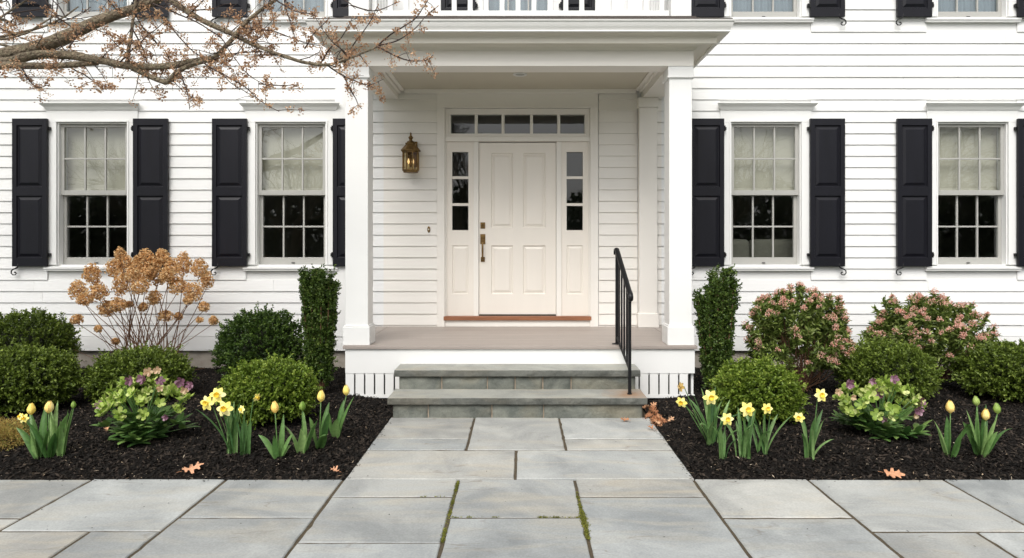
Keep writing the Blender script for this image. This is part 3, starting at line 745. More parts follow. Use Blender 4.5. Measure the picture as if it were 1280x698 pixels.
mb = MB(); mb.box(x - .118, x + .118, -.125, -.003, 3.121, 3.2345); mb.build('pilaster_cap', M['ptrim'], c, bevel=.004)
mb = MB(); BO, BI = 1.678, 1.44                                  # beams
mb.box(-BO, BO, PY + .015, PY + .255, 3.236, 3.47)
for s in (-1, 1): mb.box(s * BI, s * BO, PY + .2555, -.003, 3.236, 3.47)
mb.build('porch_beam', M['ptrim'], house, bevel=.002)
mb = MB(); mb.box(-BI + .001, BI - .001, PY + .256, -.037, 3.345, 3.37)
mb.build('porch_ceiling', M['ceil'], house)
mb = MB()
def crown(x0, x1, y0, y1): mb.box(x0, x1, y0, y1, 3.30, 3.3445)
crown(-BI + .002, BI - .002, PY + .256, PY + .285); crown(-BI + .002, -BI + .03, PY + .2855, -.04); crown(BI - .03, BI - .002, PY + .2855, -.04)
mb.box(-BI + .031, BI - .031, PY + .286, PY + .330, 3.328, 3.3445); mb.box(-BI + .031, -BI + .075, PY + .3305, -.04, 3.328, 3.3445); mb.box(BI - .075, BI - .031, PY + .3305, -.04, 3.328, 3.3445)
mb.box(-BI + .0765, BI - .0765, -.0755, -.037, 3.30, 3.3445)
mb.build('ceiling_moulding', M['ptrim'], house, bevel=.003)
def sweep(name, prof, m, parent):
    V = []; F = []
    for (o, z) in prof:
        a, b = BO + o, -(PY + .015) + o
        V += [(-a, -.002, z), (-a, -b, z), (a, -b, z), (a, -.002, z)]
    for i in range(len(prof) - 1):
        for k in range(3): F.append((i * 4 + k, i * 4 + k + 1, (i + 1) * 4 + k + 1, (i + 1) * 4 + k))
    mb = MB(); mb.add(V, F); return mb.build(name, m, parent)
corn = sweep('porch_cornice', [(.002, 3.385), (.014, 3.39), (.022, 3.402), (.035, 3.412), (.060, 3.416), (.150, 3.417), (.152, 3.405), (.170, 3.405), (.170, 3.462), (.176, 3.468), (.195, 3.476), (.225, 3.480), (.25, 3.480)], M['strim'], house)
sweep('gutter', [(.222, 3.481), (.268, 3.481), (.272, 3.487), (.268, 3.495), (.272, 3.508), (.284, 3.530), (.292, 3.552), (.294, 3.568), (.305, 3.572), (.308, 3.586), (.296, 3.589), (.288, 3.575), (.20, 3.572)], M['gutter'], house)
sweep('roof_edge', [(.20, 3.588), (.285, 3.592), (.285, 3.604), (.12, 3.640), (.12, 3.646), (.02, 3.700), (.02, 3.712), (-1.4, 3.715)], M['roof'], house)
# balcony railing
mb = MB()
rl = lambda a, b, c, d, e, f: mb.box(a, b, c, d, e, f)
y = PY + .10
mb.box(-1.46, 1.455, y - .028, y + .028, 3.738, 3.792); mb.box(-1.46, 1.455, y - .035, y + .035, 4.58, 4.64)
for s in (-1, 1):
    mb.box(s * 1.53, s * 1.586, y + .10, -.03, 3.738, 3.792); mb.box(s * 1.525, s * 1.59, y + .10, -.03, 4.58, 4.64)
rail = mb.build('balcony_railing', M['trim'], house, bevel=.003)
for s in (-1, 1):
    mb = MB(); x = s * 1.555; mb.box(x - .098, x + .098, y - .098, y + .098, 3.712, 4.72); mb.box(x - .12, x + .12, y - .12, y + .12, 4.721, 4.76)
    mb.build('balcony_post', M['trim'], rail, bevel=.004)
bal = None
def baluster(x, yy):
    global bal
    if bal is None:
        mb = MB(); mb.box(-.023, .023, -.018, .018, 3.7925, 4.5795); bal = mb.build('baluster', M['trim'], rail); o = bal
    else: o = bal.copy(); COL.objects.link(o); o.parent = rail
    o.location = (x, yy, 0)
for k in range(-9, 10): baluster((k * 20.0 - 2.5) / 128.3, y)
for s in (-1, 1):
    for k in range(8): baluster(s * 1.558, y + .22 + k * .155)
# ------------------------------------------------------------------ stone steps
steps = thing('stone_steps', 'two bluestone steps with thick treads leading up to the porch', 'steps', (0, 0, 0))
def rough_slab(x0, x1, y0, y1, z0, z1, nx=60, amp=.006, seed=0, rough_front=True):
    """a slab with a split, uneven front edge"""
    xs = np.linspace(x0, x1, nx); V = []; F = []
    prof = [(y1, z0), (y0 + .004, z0), (y0, z0 + .006), (y0 - .002, (z0 + z1) / 2), (y0, z1 - .007), (y0 + .006, z1 - .001), (y0 + .014, z1), (y1, z1)]
    for x in xs:
        for k, (yy, zz) in enumerate(prof):
            dy = amp * (mnoise.noise(Vector((x * 9, zz * 40, seed))) + .6 * mnoise.noise(Vector((x * 30, zz * 60, seed + 5)))) if 0 < k < 6 else 0
            dz = .0012 * mnoise.noise(Vector((x * 7, 3, seed))) if k in (1, 5, 6) else 0
            V.append((x, yy + dy, zz + dz))
    n = len(prof)
    for i in range(nx - 1):
        for k in range(n - 1): F.append((i * n + k, (i + 1) * n + k, (i + 1) * n + k + 1, i * n + k + 1))
    F.append(tuple(range(n))); F.append(tuple(reversed([(nx - 1) * n + k for k in range(n)])))
    return V, F
for (x0, x1, y0, y1, z0, z1, sd) in ((-1.147, 1.103, -2.152, -1.785, .122, .181, 1), (-1.15, 1.10, -1.832, -1.501, .302, .361, 2)):
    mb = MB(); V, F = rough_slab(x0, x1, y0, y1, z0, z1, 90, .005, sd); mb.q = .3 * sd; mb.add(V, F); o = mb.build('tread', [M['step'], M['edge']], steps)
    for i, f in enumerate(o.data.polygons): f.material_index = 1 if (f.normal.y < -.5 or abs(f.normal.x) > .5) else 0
def risers(joints, y0, y1, z0, z1, sd):
    core = MB(); core.box(joints[0] + .004, joints[-1] - .004, y0 + .006, y1, z0, z1 - .001); core.build('mortar', M['mortar'], steps)
    for a, b in zip(joints[:-1], joints[1:]):
        mb = MB(); nx = max(6, int((b - a) / .025)); nz = 6; mb.q = random.random()
        xs = np.linspace(a + .005, b - .005, nx); zs = np.linspace(z0 + .001, z1 - .002, nz); V = []; F = []
        for x in xs:
            for k, z in enumerate(zs):
                dy = -.004 + .012 * mnoise.noise(Vector((x * 5, z * 14, sd + a))) + .008 * mnoise.noise(Vector((x * 17, z * 40, sd)))
                if k in (0, nz - 1) or x in (xs[0], xs[-1]): dy += .004
                V.append((x, y0 + dy, z))
        for i in range(nx - 1):
            for k in range(nz - 1): F.append((i * nz + k, (i + 1) * nz + k, (i + 1) * nz + k + 1, i * nz + k + 1))
        b0 = len(V)
        for (x, z) in ((xs[0], zs[0]), (xs[-1], zs[0]), (xs[-1], zs[-1]), (xs[0], zs[-1])): V.append((x, y0 + .011, z))
        F.append(tuple([k for k in range(nz)] + [b0 + 3, b0])); F.append(tuple([(nx - 1) * nz + k for k in range(nz - 1, -1, -1)] + [b0 + 1, b0 + 2]))
        F.append(tuple([i * nz + nz - 1 for i in range(nx)] + [b0 + 2, b0 + 3])); F.append(tuple([i * nz for i in range(nx - 1, -1, -1)] + [b0, b0 + 1]))
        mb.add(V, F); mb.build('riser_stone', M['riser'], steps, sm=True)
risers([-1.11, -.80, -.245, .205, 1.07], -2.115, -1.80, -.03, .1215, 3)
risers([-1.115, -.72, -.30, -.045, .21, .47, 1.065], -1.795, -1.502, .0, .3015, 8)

# ------------------------------------------------------------------ iron stair railing
hr = thing('stair_railing', 'black wrought iron handrail beside the bluestone steps', 'handrail', (.96, -1.7, .18))
o0 = Vector((.96, -1.7, .18))
pa, pb = Vector((.947, -1.405, FZ)) - o0, Vector((.974, -2.00, .181)) - o0
def post(p, top):
    mb = MB(); s = .0135; mb.box(p.x - s, p.x + s, p.y - s, p.y + s, p.z, top); return mb
za, zb_ = 1.462 - o0.z, 1.085 - o0.z
post(pa, za - .02).build('post', M['iron'], hr, bevel=.002); post(pb, zb_ - .025).build('post', M['iron'], hr, bevel=.002)
mb = MB(); mb.lathe([(.040, .0), (.040, .007), (.02, .012)], (pa.x, pa.y, pa.z + .0005), 4); mb.box(pa.x - .045, pa.x + .045, pa.y - .03, pa.y + .03, pa.z + .0005, pa.z + .008); mb.build('base_flange', M['iron'], hr, bevel=.002)
mb = MB(); mb.lathe([(.022, .0), (.022, .006), (.016, .010)], (pb.x, pb.y, pb.z + .0005), 12); mb.build('base_flange', M['iron'], hr)
A = Vector((pa.x, pa.y, za)); B = Vector((pb.x, pb.y, zb_))
pts = [(A.x, A.y + .060, A.z - .050), (A.x, A.y + .066, A.z - .022), (A.x, A.y + .05, A.z - .002), (A.x, A.y + .01, A.z + .004)] + [tuple(A.lerp(B, t)) for t in (.06, .25, .5, .75, .96)] + [(B.x, B.y - .015, B.z - .003), (B.x, B.y - .045, B.z - .012), (B.x, B.y - .062, B.z - .036), (B.x, B.y - .055, B.z - .060), (B.x, B.y - .034, B.z - .066)]
mb = MB()
V = []; F = []; n = 8
P = [Vector(p) for p in pts]
for i, p in enumerate(P):                                        # moulded cap rail, wider than deep
    t = (P[min(i + 1, len(P) - 1)] - P[max(i - 1, 0)]).normalized(); u = Vector((1, 0, 0)); w = t.cross(u).normalized()
    for k in range(n):
        a = 2 * math.pi * (k + .5) / n; V.append(p + u * math.cos(a) * .024 + w * math.sin(a) * .0145)
for i in range(len(P) - 1):
    for k in range(n): F.append((i * n + k, i * n + (k + 1) % n, (i + 1) * n + (k + 1) % n, (i + 1) * n + k))
F.append(tuple(range(n - 1, -1, -1))); F.append(tuple((len(P) - 1) * n + k for k in range(n)))
mb.add(V, F); mb.build('top_rail', M['iron'], hr, sm=True)
la, lb = Vector((pa.x, pa.y, pa.z + .07)), Vector((pb.x, pb.y, .40 - o0.z))
mb = MB(); mb.tube([la, lb], .0125, 4); mb.build('bottom_rail', M['iron'], hr)
for k in range(1, 5):
    t = k / 5; a, b = la.lerp(lb, t), A.lerp(B, t)
    mb = MB(); s = .008; mb.box(a.x - s, a.x + s, a.y - s, a.y + s, a.z, b.z - .008); mb.build('baluster', M['iron'], hr)

# ------------------------------------------------------------------ lantern, door bell, ceiling light
L0 = Vector((-1.275, -.025, 2.35))
lan = thing('wall_lantern', 'aged brass wall lantern with a finial on the clapboards left of the door', 'lantern', L0)
yc = -.125
mb = MB(); mb.box(-.06, .06, -.014, 0, .08, .38); mb.box(-.012, .012, yc, -.014, .33, .35); mb.build('back_plate', M['brass'], lan, bevel=.004)
def octa(rx, h, y=yc): return [(rx * math.cos(R(a)) * 1.0, y + rx * math.sin(R(a)) * .9) for a in range(22, 382, 45)]
mb = MB()
mb.prism_z(octa(.088, 0), .0, .018); mb.prism_z(octa(.100, 0), .018, .032)
mb.prism_z(octa(.102, 0), .235, .250)
base, top = octa(.118, 0), octa(.062, 0)
V = [(x, y, .250) for x, y in base] + [(x, y, .262) for x, y in base] + [(x, y, .325) for x, y in top] + [(x, y, .345) for x, y in octa(.066, 0)]
F = []
for i in range(3):
    for k in range(8): F.append((i * 8 + k, i * 8 + (k + 1) % 8, (i + 1) * 8 + (k + 1) % 8, (i + 1) * 8 + k))
F += [tuple(range(7, -1, -1)), tuple(24 + k for k in range(8))]
mb.add(V, F)
mb.lathe([(.05, .345), (.045, .36), (.022, .372), (.016, .39), (.026, .40), (.028, .41), (.018, .425), (.008, .44), (.013, .45), (.008, .462), (.002, .472)], (0, yc, 0), 12)
for x, y in octa(.094, 0): mb.box(x - .0055, x + .0055, y - .0055, y + .0055, .032, .235)
mb.build('lantern_body', M['brass'], lan)
mb = MB(); o8 = octa(.088, 0)
for k in range(8):
    a, b = o8[k], o8[(k + 1) % 8]; mb.quad((a[0], a[1], .033), (b[0], b[1], .033), (b[0], b[1], .234), (a[0], a[1], .234))
mb.build('lantern_glass', glassmat('lantern_glass', 1.45, (.95, .88, .70), .05), lan)
for dx in (-.026, .026):
    mb = MB(); mb.lathe([(.011, .033), (.011, .10), (.006, .102)], (dx, yc, 0), 10); c = mb.build('candle_sleeve', M['candle'], lan, sm=True)
    mb = MB(); mb.lathe([(.005, .102), (.012, .118), (.013, .132), (.008, .15), (.002, .168)], (dx, yc, 0), 10)
    bm, bn, bb = newmat('warm_bulb'); bb.inputs['Base Color'].default_value = (1, .8, .45, 1); bb.inputs['Emission Color'].default_value = (1, .74, .40, 1); bb.inputs['Emission Strength'].default_value = .7
    mb.build('bulb', bm, c, sm=True)
db = thing('door_bell', 'tiny brass door bell button beside the door casing', 'door bell', (-1.082, -.026, 1.69))
mb = MB(); mb.lathe([(.018, 0), (.018, -.006), (.012, -.010)], (0, 0, 0), 12, 'y'); mb.v = [(x, y, z * 2.1) for x, y, z in mb.v]; mb.build('bell_plate', M['brass'], db)
mb = MB(); mb.lathe([(.009, -.010), (.009, -.014), (.005, -.017)], (0, 0, 0), 10, 'y'); mb.build('bell_button', M['button'], db)
cl = thing('ceiling_light', 'small round recessed light in the porch ceiling', 'light', (0, -.75, 3.345))
mb = MB(); mb.lathe([(.075, 0), (.078, -.006), (.070, -.010), (.052, -.006), (.048, -.001)], (0, 0, 0), 24); mb.build('trim_ring', M['dial'], cl, sm=True)
mb = MB(); mb.lathe([(.047, -.0015), (.047, -.004), (.03, -.005)], (0, 0, 0), 20); mb.build('lamp_lens', M['sash'], cl)

# sofa seen dimly through a front window
sf = thing('sofa', 'cream sofa inside the room behind the window right of the porch', 'sofa', (2.9, .95, .56))
def cushion(x0, x1, y0, y1, z0, z1, name, bev=.05):
    mb = MB(); mb.box(x0, x1, y0, y1, z0, z1); o = mb.build(name, M['sofa'], sf, bevel=bev); o.modifiers[-1].segments = 4; return o
cushion(-.95, .95, -.35, .45, .12, .42, 'sofa_base', .03)
cushion(-.92, .0, -.52, -.30, .40, 1.02, 'sofa_back', .07); cushion(.01, .93, -.52, -.30, .40, 1.02, 'sofa_back', .07)
cushion(-1.1, -.93, -.5, .45, .1, .75, 'sofa_arm', .07); cushion(.94, 1.11, -.5, .45, .1, .75, 'sofa_arm', .07)
for x in (-.85, .85):
    for y in (-.3, .4): mb = MB(); mb.lathe([(.02, 0), (.03, .12)], (x, y, 0), 8); mb.build('sofa_leg', M['sill_wood'], sf)

# ------------------------------------------------------------------ foliage helpers
def unit(a): return a / np.maximum(np.linalg.norm(a, axis=-1, keepdims=True), 1e-9)
def leaves(P, D, L, W, g, fold=.25, up=.0, dirn=None):
    """P base points, D directions; 4-vertex folded leaves -> (V, F)"""
    n = len(P); rv = g.normal(size=(n, 3)); rv[:, 2] += up
    Nn = unit(np.cross(D, unit(np.cross(rv, D)))) ; S_ = unit(np.cross(D, Nn))
    L = np.broadcast_to(L, (n,))[:, None]; W = np.broadcast_to(W, (n,))[:, None]
    a = P; m = P + D * L * .48; t = P + D * L - Nn * L * .12
    V = np.stack([a, m + S_ * W * .5 + Nn * W * fold, t, m - S_ * W * .5 + Nn * W * fold], 1).reshape(-1, 3)
    b = (np.arange(n) * 4)[:, None]
    F = np.stack([b + np.array([[0, 1, 2]]), b + np.array([[0, 2, 3]])], 1).reshape(-1, 3)
    return V, F
def merge(parts):
    V, F, Rn = [], [], []; o = 0
    for v, f, r in parts: V.append(v); F.append(np.asarray(f) + o); Rn.append(r); o += len(v)
    return np.concatenate(V), np.concatenate(F), np.concatenate(Rn)
def noise_r(D, fr, seed):
    return np.array([mnoise.noise(Vector((d[0] * fr + seed, d[1] * fr, d[2] * fr))) for d in D])

def shrub(name, label, group, x, y, a, H, m, seed, n_spr=1500, per=12, leafL=.026, leafW=.016, b=None, lump=.12, flat=1.0, base=None, cat='shrub'):
    g = np.random.default_rng(seed); b = b or a
    z = mulch_h(x, y) - .01
    root = thing(name, label, cat, (x, y, z), group=group)
    D = unit(g.normal(size=(n_spr * 2, 3))); D = D[D[:, 2] > -.72][:n_spr]; n = len(D)
    c = H * .50; rad = np.array([a, b, H * .50])
    k = 2.15                                                    # superellipsoid: a clipped mound
    rs = (np.abs(D) ** k).sum(1) ** (-1 / k)
    rr = rs * (1 + lump * noise_r(D, 2.2, seed) + lump * .9 * noise_r(D, 5.5, seed + 9))
    depth = 1 - .20 * g.random(n) ** 1.3; shoot = g.random(n) < .09
    P = D * rad * (rr * depth)[:, None]; P[:, 2] += c
    out = unit(D / rad * np.array([1, 1, 1])); dirs = unit(out + g.normal(0, .35, (n, 3)) + np.array([0, 0, .45]))
    sl = g.uniform(.035, .075, n) + shoot * g.uniform(.02, .07, n)
    tt = np.linspace(0, 1, per)
    BP = (P - dirs * .02)[:, None, :] + dirs[:, None, :] * (sl[:, None] * tt[None])[..., None]
    LD = unit(dirs[:, None, :] * (.35 + .6 * tt[None, :, None]) + unit(g.normal(size=(n, per, 3))) * .9)
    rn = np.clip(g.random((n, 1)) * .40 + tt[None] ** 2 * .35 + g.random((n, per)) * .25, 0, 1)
    BP = BP.reshape(-1, 3); LD = LD.reshape(-1, 3)
    keep = BP[:, 2] > .02; BP = BP[keep]; LD = LD[keep]; rn = rn.reshape(-1)[keep]
    V, F = leaves(BP, LD, leafL * g.uniform(.7, 1.25, len(BP)), leafW * g.uniform(.8, 1.2, len(BP)), g, up=.6)
    # a looser inner layer so that gaps open on leaves and twigs, not on a wall
    ni = 6000; D2 = unit(g.normal(size=(ni, 3))); r2 = (np.abs(D2) ** k).sum(1) ** (-1 / k) * g.uniform(.68, .86, ni)
    P2 = D2 * rad * r2[:, None]; P2[:, 2] += c; kk = P2[:, 2] > .02; P2 = P2[kk]
    V2, F2 = leaves(P2, unit(g.normal(size=(len(P2), 3)) + D2[kk]), leafL, leafW, g)
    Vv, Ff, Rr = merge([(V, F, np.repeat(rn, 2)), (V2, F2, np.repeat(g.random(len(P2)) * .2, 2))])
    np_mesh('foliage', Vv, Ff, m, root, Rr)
    mb = MB()
    for i in range(70):                                        # branches fanning out from the base
        d = Vector(unit(g.normal(size=3))); d.z = abs(d.z) * .8 + .15; d.normalize()
        tip = Vector((d.x * a * .78, d.y * b * .78, c + (d.z - .45) * H * .4)); s = Vector((g.normal(0, .03), g.normal(0, .03), 0))
        mb.tube([s, s.lerp(tip, .45) + Vector((0, 0, -.03)), tip], [.008, .005, .002], 4, False)
    mb.build('branches', M['stem'], root)
    import bmesh
    bm = bmesh.new(); bmesh.ops.create_icosphere(bm, subdivisions=4, radius=1)
    V = np.array([v.co[:] for v in bm.verts]); F = np.array([[v.index for v in f.verts] for f in bm.faces]); bm.free()
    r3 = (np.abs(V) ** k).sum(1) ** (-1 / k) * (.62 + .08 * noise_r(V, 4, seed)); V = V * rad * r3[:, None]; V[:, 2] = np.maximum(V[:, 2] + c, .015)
    np_mesh('shade_core', V, F, M['core'], root, sm=True)  # solid near-black core painting the shade deep inside the shrub
    return root

BOXES = 'clipped boxwood mounds in the front beds'
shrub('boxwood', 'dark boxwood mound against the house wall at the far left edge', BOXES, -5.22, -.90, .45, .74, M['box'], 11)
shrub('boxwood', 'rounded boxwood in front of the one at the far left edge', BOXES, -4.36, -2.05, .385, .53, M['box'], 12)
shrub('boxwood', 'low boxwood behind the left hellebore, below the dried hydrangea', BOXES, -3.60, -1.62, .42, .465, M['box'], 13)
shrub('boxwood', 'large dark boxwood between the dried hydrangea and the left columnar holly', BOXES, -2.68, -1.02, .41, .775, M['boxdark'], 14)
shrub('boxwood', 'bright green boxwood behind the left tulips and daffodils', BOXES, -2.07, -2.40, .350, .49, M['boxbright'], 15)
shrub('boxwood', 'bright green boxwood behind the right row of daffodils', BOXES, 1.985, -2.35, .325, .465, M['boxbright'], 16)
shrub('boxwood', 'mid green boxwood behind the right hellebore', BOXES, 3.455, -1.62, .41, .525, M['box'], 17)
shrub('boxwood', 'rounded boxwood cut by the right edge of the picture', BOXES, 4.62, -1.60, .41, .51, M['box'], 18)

def columnar(label, x, y, w, H, seed, shoulder=None):
    g = np.random.default_rng(seed); root = thing('columnar_holly', label, 'shrub', (x, y, mulch_h(x, y)), group='columnar evergreens flanking the porch')
    P, D, Rn = [], [], []; mb = MB()
    ns = 26
    for i in range(ns):
        a = i * 2.39996 + g.normal(0, .25); q = math.sqrt((i + .5) / ns); h = H * g.uniform(.84, 1.02)
        bx, by = q * w * .46 * math.cos(a), q * w * .46 * math.sin(a)
        tx, ty = q * w * 1.0 * math.cos(a), q * w * 1.0 * math.sin(a)
        if shoulder and tx < -w * .45: h *= shoulder
        pts = [Vector((bx * .5, by * .5, 0)), Vector((bx * .9, by * .9, h * .3)), Vector((tx * .9, ty * .9, h * .65)), Vector((tx, ty, h))]
        mb.tube(pts, [.009, .007, .005, .002], 5, False)
        m_ = int(165 * h)
        for k in range(m_):
            t = g.random() ** .85 * .97 + .03; z = t * h
            if z < .04 + .16 * g.random(): continue
            f = min(t / .3, 1); cx = bx + (tx - bx) * t; cy = by + (ty - by) * t
            P.append((cx + g.normal(0, .0155), cy + g.normal(0, .0155), z + (g.random() ** 6) * .06)); aa = g.uniform(0, 6.28)
            D.append((math.cos(aa) * .6 + math.cos(a) * .5, math.sin(aa) * .6 + math.sin(a) * .5, .8)); Rn.append(g.random())
    P = np.array(P); D = unit(np.array(D)); per = 9; n = len(P); tt = np.linspace(0, 1, per)
    sl = g.uniform(.02, .05, n)
    BP = P[:, None, :] + D[:, None, :] * (sl[:, None] * tt[None])[..., None]
    LD = unit(D[:, None, :] * .5 + unit(g.normal(size=(n, per, 3))) * .9)
    rn = np.clip(np.array(Rn)[:, None] * .5 + g.random((n, per)) * .5, 0, 1)
    V, F = leaves(BP.reshape(-1, 3), LD.reshape(-1, 3), .024, .0145, g, up=.5)
    np_mesh('foliage', V, F, M['yewleaf'], root, np.repeat(rn.reshape(-1), 2)); mb.build('stems', M['stem'], root)
columnar('columnar evergreen left of the porch, flat topped and narrow', -1.955, -1.42, .175, 1.19, 21)
columnar('columnar evergreen right of the porch, with a lower left shoulder', 1.915, -1.42, .195, 1.215, 22, .84)

# ------------------------------------------------------------------ pieris with pink flowers
def clusters(parent, name, m, C, radii, per, leafL, leafW, g, squash=(1, 1, 1), each=True, n_each=100):
    pass
def pieris(label, x, y, a, H, seed, nb=330):
    g = np.random.default_rng(seed); root = thing('pieris', label, 'shrub', (x, y, mulch_h(x, y)), group='pink flowering pieris by the house wall')
    D = unit(g.normal(size=(nb * 2, 3))); D = D[D[:, 2] > -.35][:nb]; n = len(D)
    rr = 1 + .22 * noise_r(D, 2.0, seed) + .10 * noise_r(D, 6, seed + 3)
    dep = g.choice([1, .82, .62], n, p=[.52, .30, .18])
    T = D * np.array([a, a * .85, H * .52]) * (rr * dep)[:, None]; T[:, 2] += H * .48
    mb = MB(); P, LD, Rn = [], [], []
    for i, t in enumerate(T):
        s = Vector((g.normal(0, .05), g.normal(0, .05), 0)); e = Vector(t)
        mid = s.lerp(e, .5) + Vector((g.normal(0, .03), g.normal(0, .03), -.05))
        mb.tube([s, mid, e], [.007, .004, .002], 4, False) if i % 4 == 0 else None
        out = np.array((e - mid).normalized()); nl = 34
        for k in range(nl):
            h = g.random() * .12; d = unit(unit(g.normal(size=3)) * .9 + out * .45 + np.array([0, 0, .1]))
            P.append(t - out * h); LD.append(d); Rn.append(g.random())
    P = np.array(P); LD = np.array(LD)
    V, F = leaves(P, LD, g.uniform(.045, .08, len(P)), g.uniform(.017, .025, len(P)), g, up=.8)
    np_mesh('foliage', V, F, M['pleaf'], root, np.repeat(np.array(Rn), 2)); mb.build('stems', M['stem'], root)
    vis = [i for i in range(n) if dep[i] == 1 and T[i][1] < a * .45 and T[i][2] > H * .22]; vis.sort(key=lambda i: -T[i][2] + T[i][1] * .5)
    for i in vis[:100]:                                       # drooping bunches of small pink bells
        m_ = int(g.uniform(28, 60)); q = unit(g.normal(size=(m_, 3))) * g.uniform(.2, 1, (m_, 1)) * np.array([.037, .033, .029]) * g.uniform(.7, 1.3)
        q[:, 2] += .022; q[:, 2] -= (q[:, 0] ** 2 + q[:, 1] ** 2) * 8
        d = unit(q * 2 + np.array([0, 0, -.03]) + g.normal(0, .02, (m_, 3)))
        v1, f1 = leaves(q, d, .010, .013, g, .5); v2, f2 = leaves(q, d, .010, .013, g, .5)
        V, F, Rr = merge([(v1, f1, np.repeat(g.random(m_), 2)), (v2, f2, np.repeat(g.random(m_), 2))])
        np_mesh('flower_cluster', V, F, M['pflower'], root, Rr, loc=tuple(T[i]))
pieris('pink flowering pieris under the window, nearest the porch on the right', 2.78, -1.28, .50, 1.03, 31)
pieris('wide pink flowering pieris near the right edge behind two boxwoods', 4.24, -.95, .58, .90, 32)

# ------------------------------------------------------------------ dried hydrangea
hy0 = Vector((-4.02, -.72, mulch_h(-4.02, -.72)))
hy = thing('hydrangea', 'leafless hydrangea with dried tan flower heads against the clapboards', 'shrub', hy0)
HH = [(160,200,55,60),(80,290,55,58),(200,300,60,55),(120,345,50,35),(250,400,58,45),(310,375,55,40),(330,250,48,78),(290,160,50,55),(325,80,32,34),(350,130,55,45),(430,150,50,60),(475,105,55,50),(440,265,60,55),(510,145,50,50),(570,100,48,50),(545,215,60,50),(620,160,55,60),(695,140,50,70),(660,265,58,55),(525,335,42,42),(460,390,28,24),(750,300,58,60),(790,165,50,55),(830,235,42,52),(815,388,35,28),(870,468,27,25),(590,440,45,30),(665,445,25,20),(75,462,38,28),(200,517,22,18),(300,590,25,18),(720,350,30,25),(400,195,45,50),(605,205,50,45),(375,375,30,18),(480,200,50,45),(790,465,20,14)]
g = np.random.default_rng(44); stem_mb = MB()
for (cx, cy, rx, ry) in HH:
    d = 7.12 + g.uniform(-.28, .22); p = at(80 + cx / 4.652, 300 + cy / 4.652, d) - hy0
    k = d / FPX / 4.652; rx *= k * .88; ry *= k * .95
    m_ = int(110 + 26000 * rx * ry); q = unit(g.normal(size=(m_, 3))) * (g.uniform(.5, 1.12, (m_, 1)))
    q *= (1 + .18 * noise_r(q, 3, cx))[:, None]
    taper = 1 - .28 * np.clip(q[:, 2], 0, 1); q = q * np.array([rx, rx * .85, ry]) * np.stack([taper, taper, np.ones(m_)], 1)
    parts = []; nn = unit(q + g.normal(0, .02, (m_, 3)))
    e1 = unit(np.cross(nn, g.normal(size=(m_, 3)))); e2 = np.cross(nn, e1); rn = g.random(m_)
    for aa in range(4):
        dd = unit(e1 * math.cos(aa * 1.571) + e2 * math.sin(aa * 1.571) + nn * .5 + g.normal(0, .25, (m_, 3)))
        v, f = leaves(q, dd, g.uniform(.012, .018, m_), .015, g, .1); parts.append((v, f, np.repeat(np.clip(rn + g.normal(0, .1, m_), 0, 1), 2)))
    V, F, Rr = merge(parts); np_mesh('flower_head', V, F, M['hydr'], hy, Rr, loc=tuple(p))
    s = Vector((g.uniform(-.28, .28) + p.x * .12, g.uniform(-.05, .05), 0)); c = p - Vector((0, 0, ry * .8))
    mid = s.lerp(c, .5) + Vector((-(c.x - s.x) * .12, 0, .0)) + Vector((g.normal(0, .02), 0, 0))
    stem_mb.tube([s, s.lerp(mid, .5) + Vector((g.normal(0, .01), 0, 0)), mid, mid.lerp(c, .5) + Vector((0, 0, -.01)), c, p], [.006, .0055, .005, .004, .003, .002], 5, False)
for i in range(42):                                             # bare side stems
    s = Vector((g.uniform(-.3, .3), g.uniform(-.08, .08), 0)); a = g.normal(0, .75); l = g.uniform(.35, .95)
    e = s + Vector((math.sin(a) * l * .9, g.uniform(-.15, .1), math.cos(a) * l))
    m_ = s.lerp(e, .5) + Vector((-(e.x - s.x) * .15, 0, 0)); stem_mb.tube([s, m_, e], [.005, .0035, .0015], 4, False)
    if i % 2: e2 = m_ + Vector((g.normal(0, .12), 0, g.uniform(.1, .25))); stem_mb.tube([m_, e2], [.003, .0012], 4, False)
stem_mb.build('stems', M['stem'], hy)

# ------------------------------------------------------------------ broad leaves as curved strips
def strip(base, az, length, width, lean, curl, g, nseg=8, prof='tulip', fold=.35, twist=0.0):
    """strap leaf: starts upright, leans towards azimuth az and arches over"""
    V, F = [], []; p = Vector(base); th = lean * (.35 if prof != 'lobe' else .68); dirh = Vector((math.cos(az), math.sin(az), 0)); side0 = Vector((-math.sin(az), math.cos(az), 0))
    for i in range(nseg + 1):
        t = i / nseg
        if prof == 'tulip': w = width * (math.sin(math.pi * min(1, t * .86 + .14)) ** .75) * (1 if t < .97 else .1)
        elif prof == 'daff': w = width * (1.0 if t < .8 else max(.08, (1 - t) / .2)) * (.8 + .2 * min(1, t * 4))
        else: w = width * (math.sin(math.pi * min(1, t * .94 + .06)) ** .8)
        d = (dirh * math.sin(th) + Vector((0, 0, 1)) * math.cos(th)).normalized()
        nrm = d.cross(side0).normalized(); tw = twist * t
        sd = side0 * math.cos(tw) + nrm * math.sin(tw); nr = nrm * math.cos(tw) - side0 * math.sin(tw)
        f = fold * (1 - .6 * t)
        V += [p - sd * w * .5 + nr * w * f * -1, p - sd * w * .27 + nr * w * f * -.35, p, p + sd * w * .27 + nr * w * f * -.35, p + sd * w * .5 + nr * w * f * -1]
        p = p + d * (length / nseg); th += (lean * (.65 if prof != 'lobe' else .3) + curl * t * 1.6) / nseg
    for i in range(nseg):
        for k in range(4): F.append((i * 5 + k, i * 5 + k + 1, (i + 1) * 5 + k + 1, (i + 1) * 5 + k))
    return V, F, p
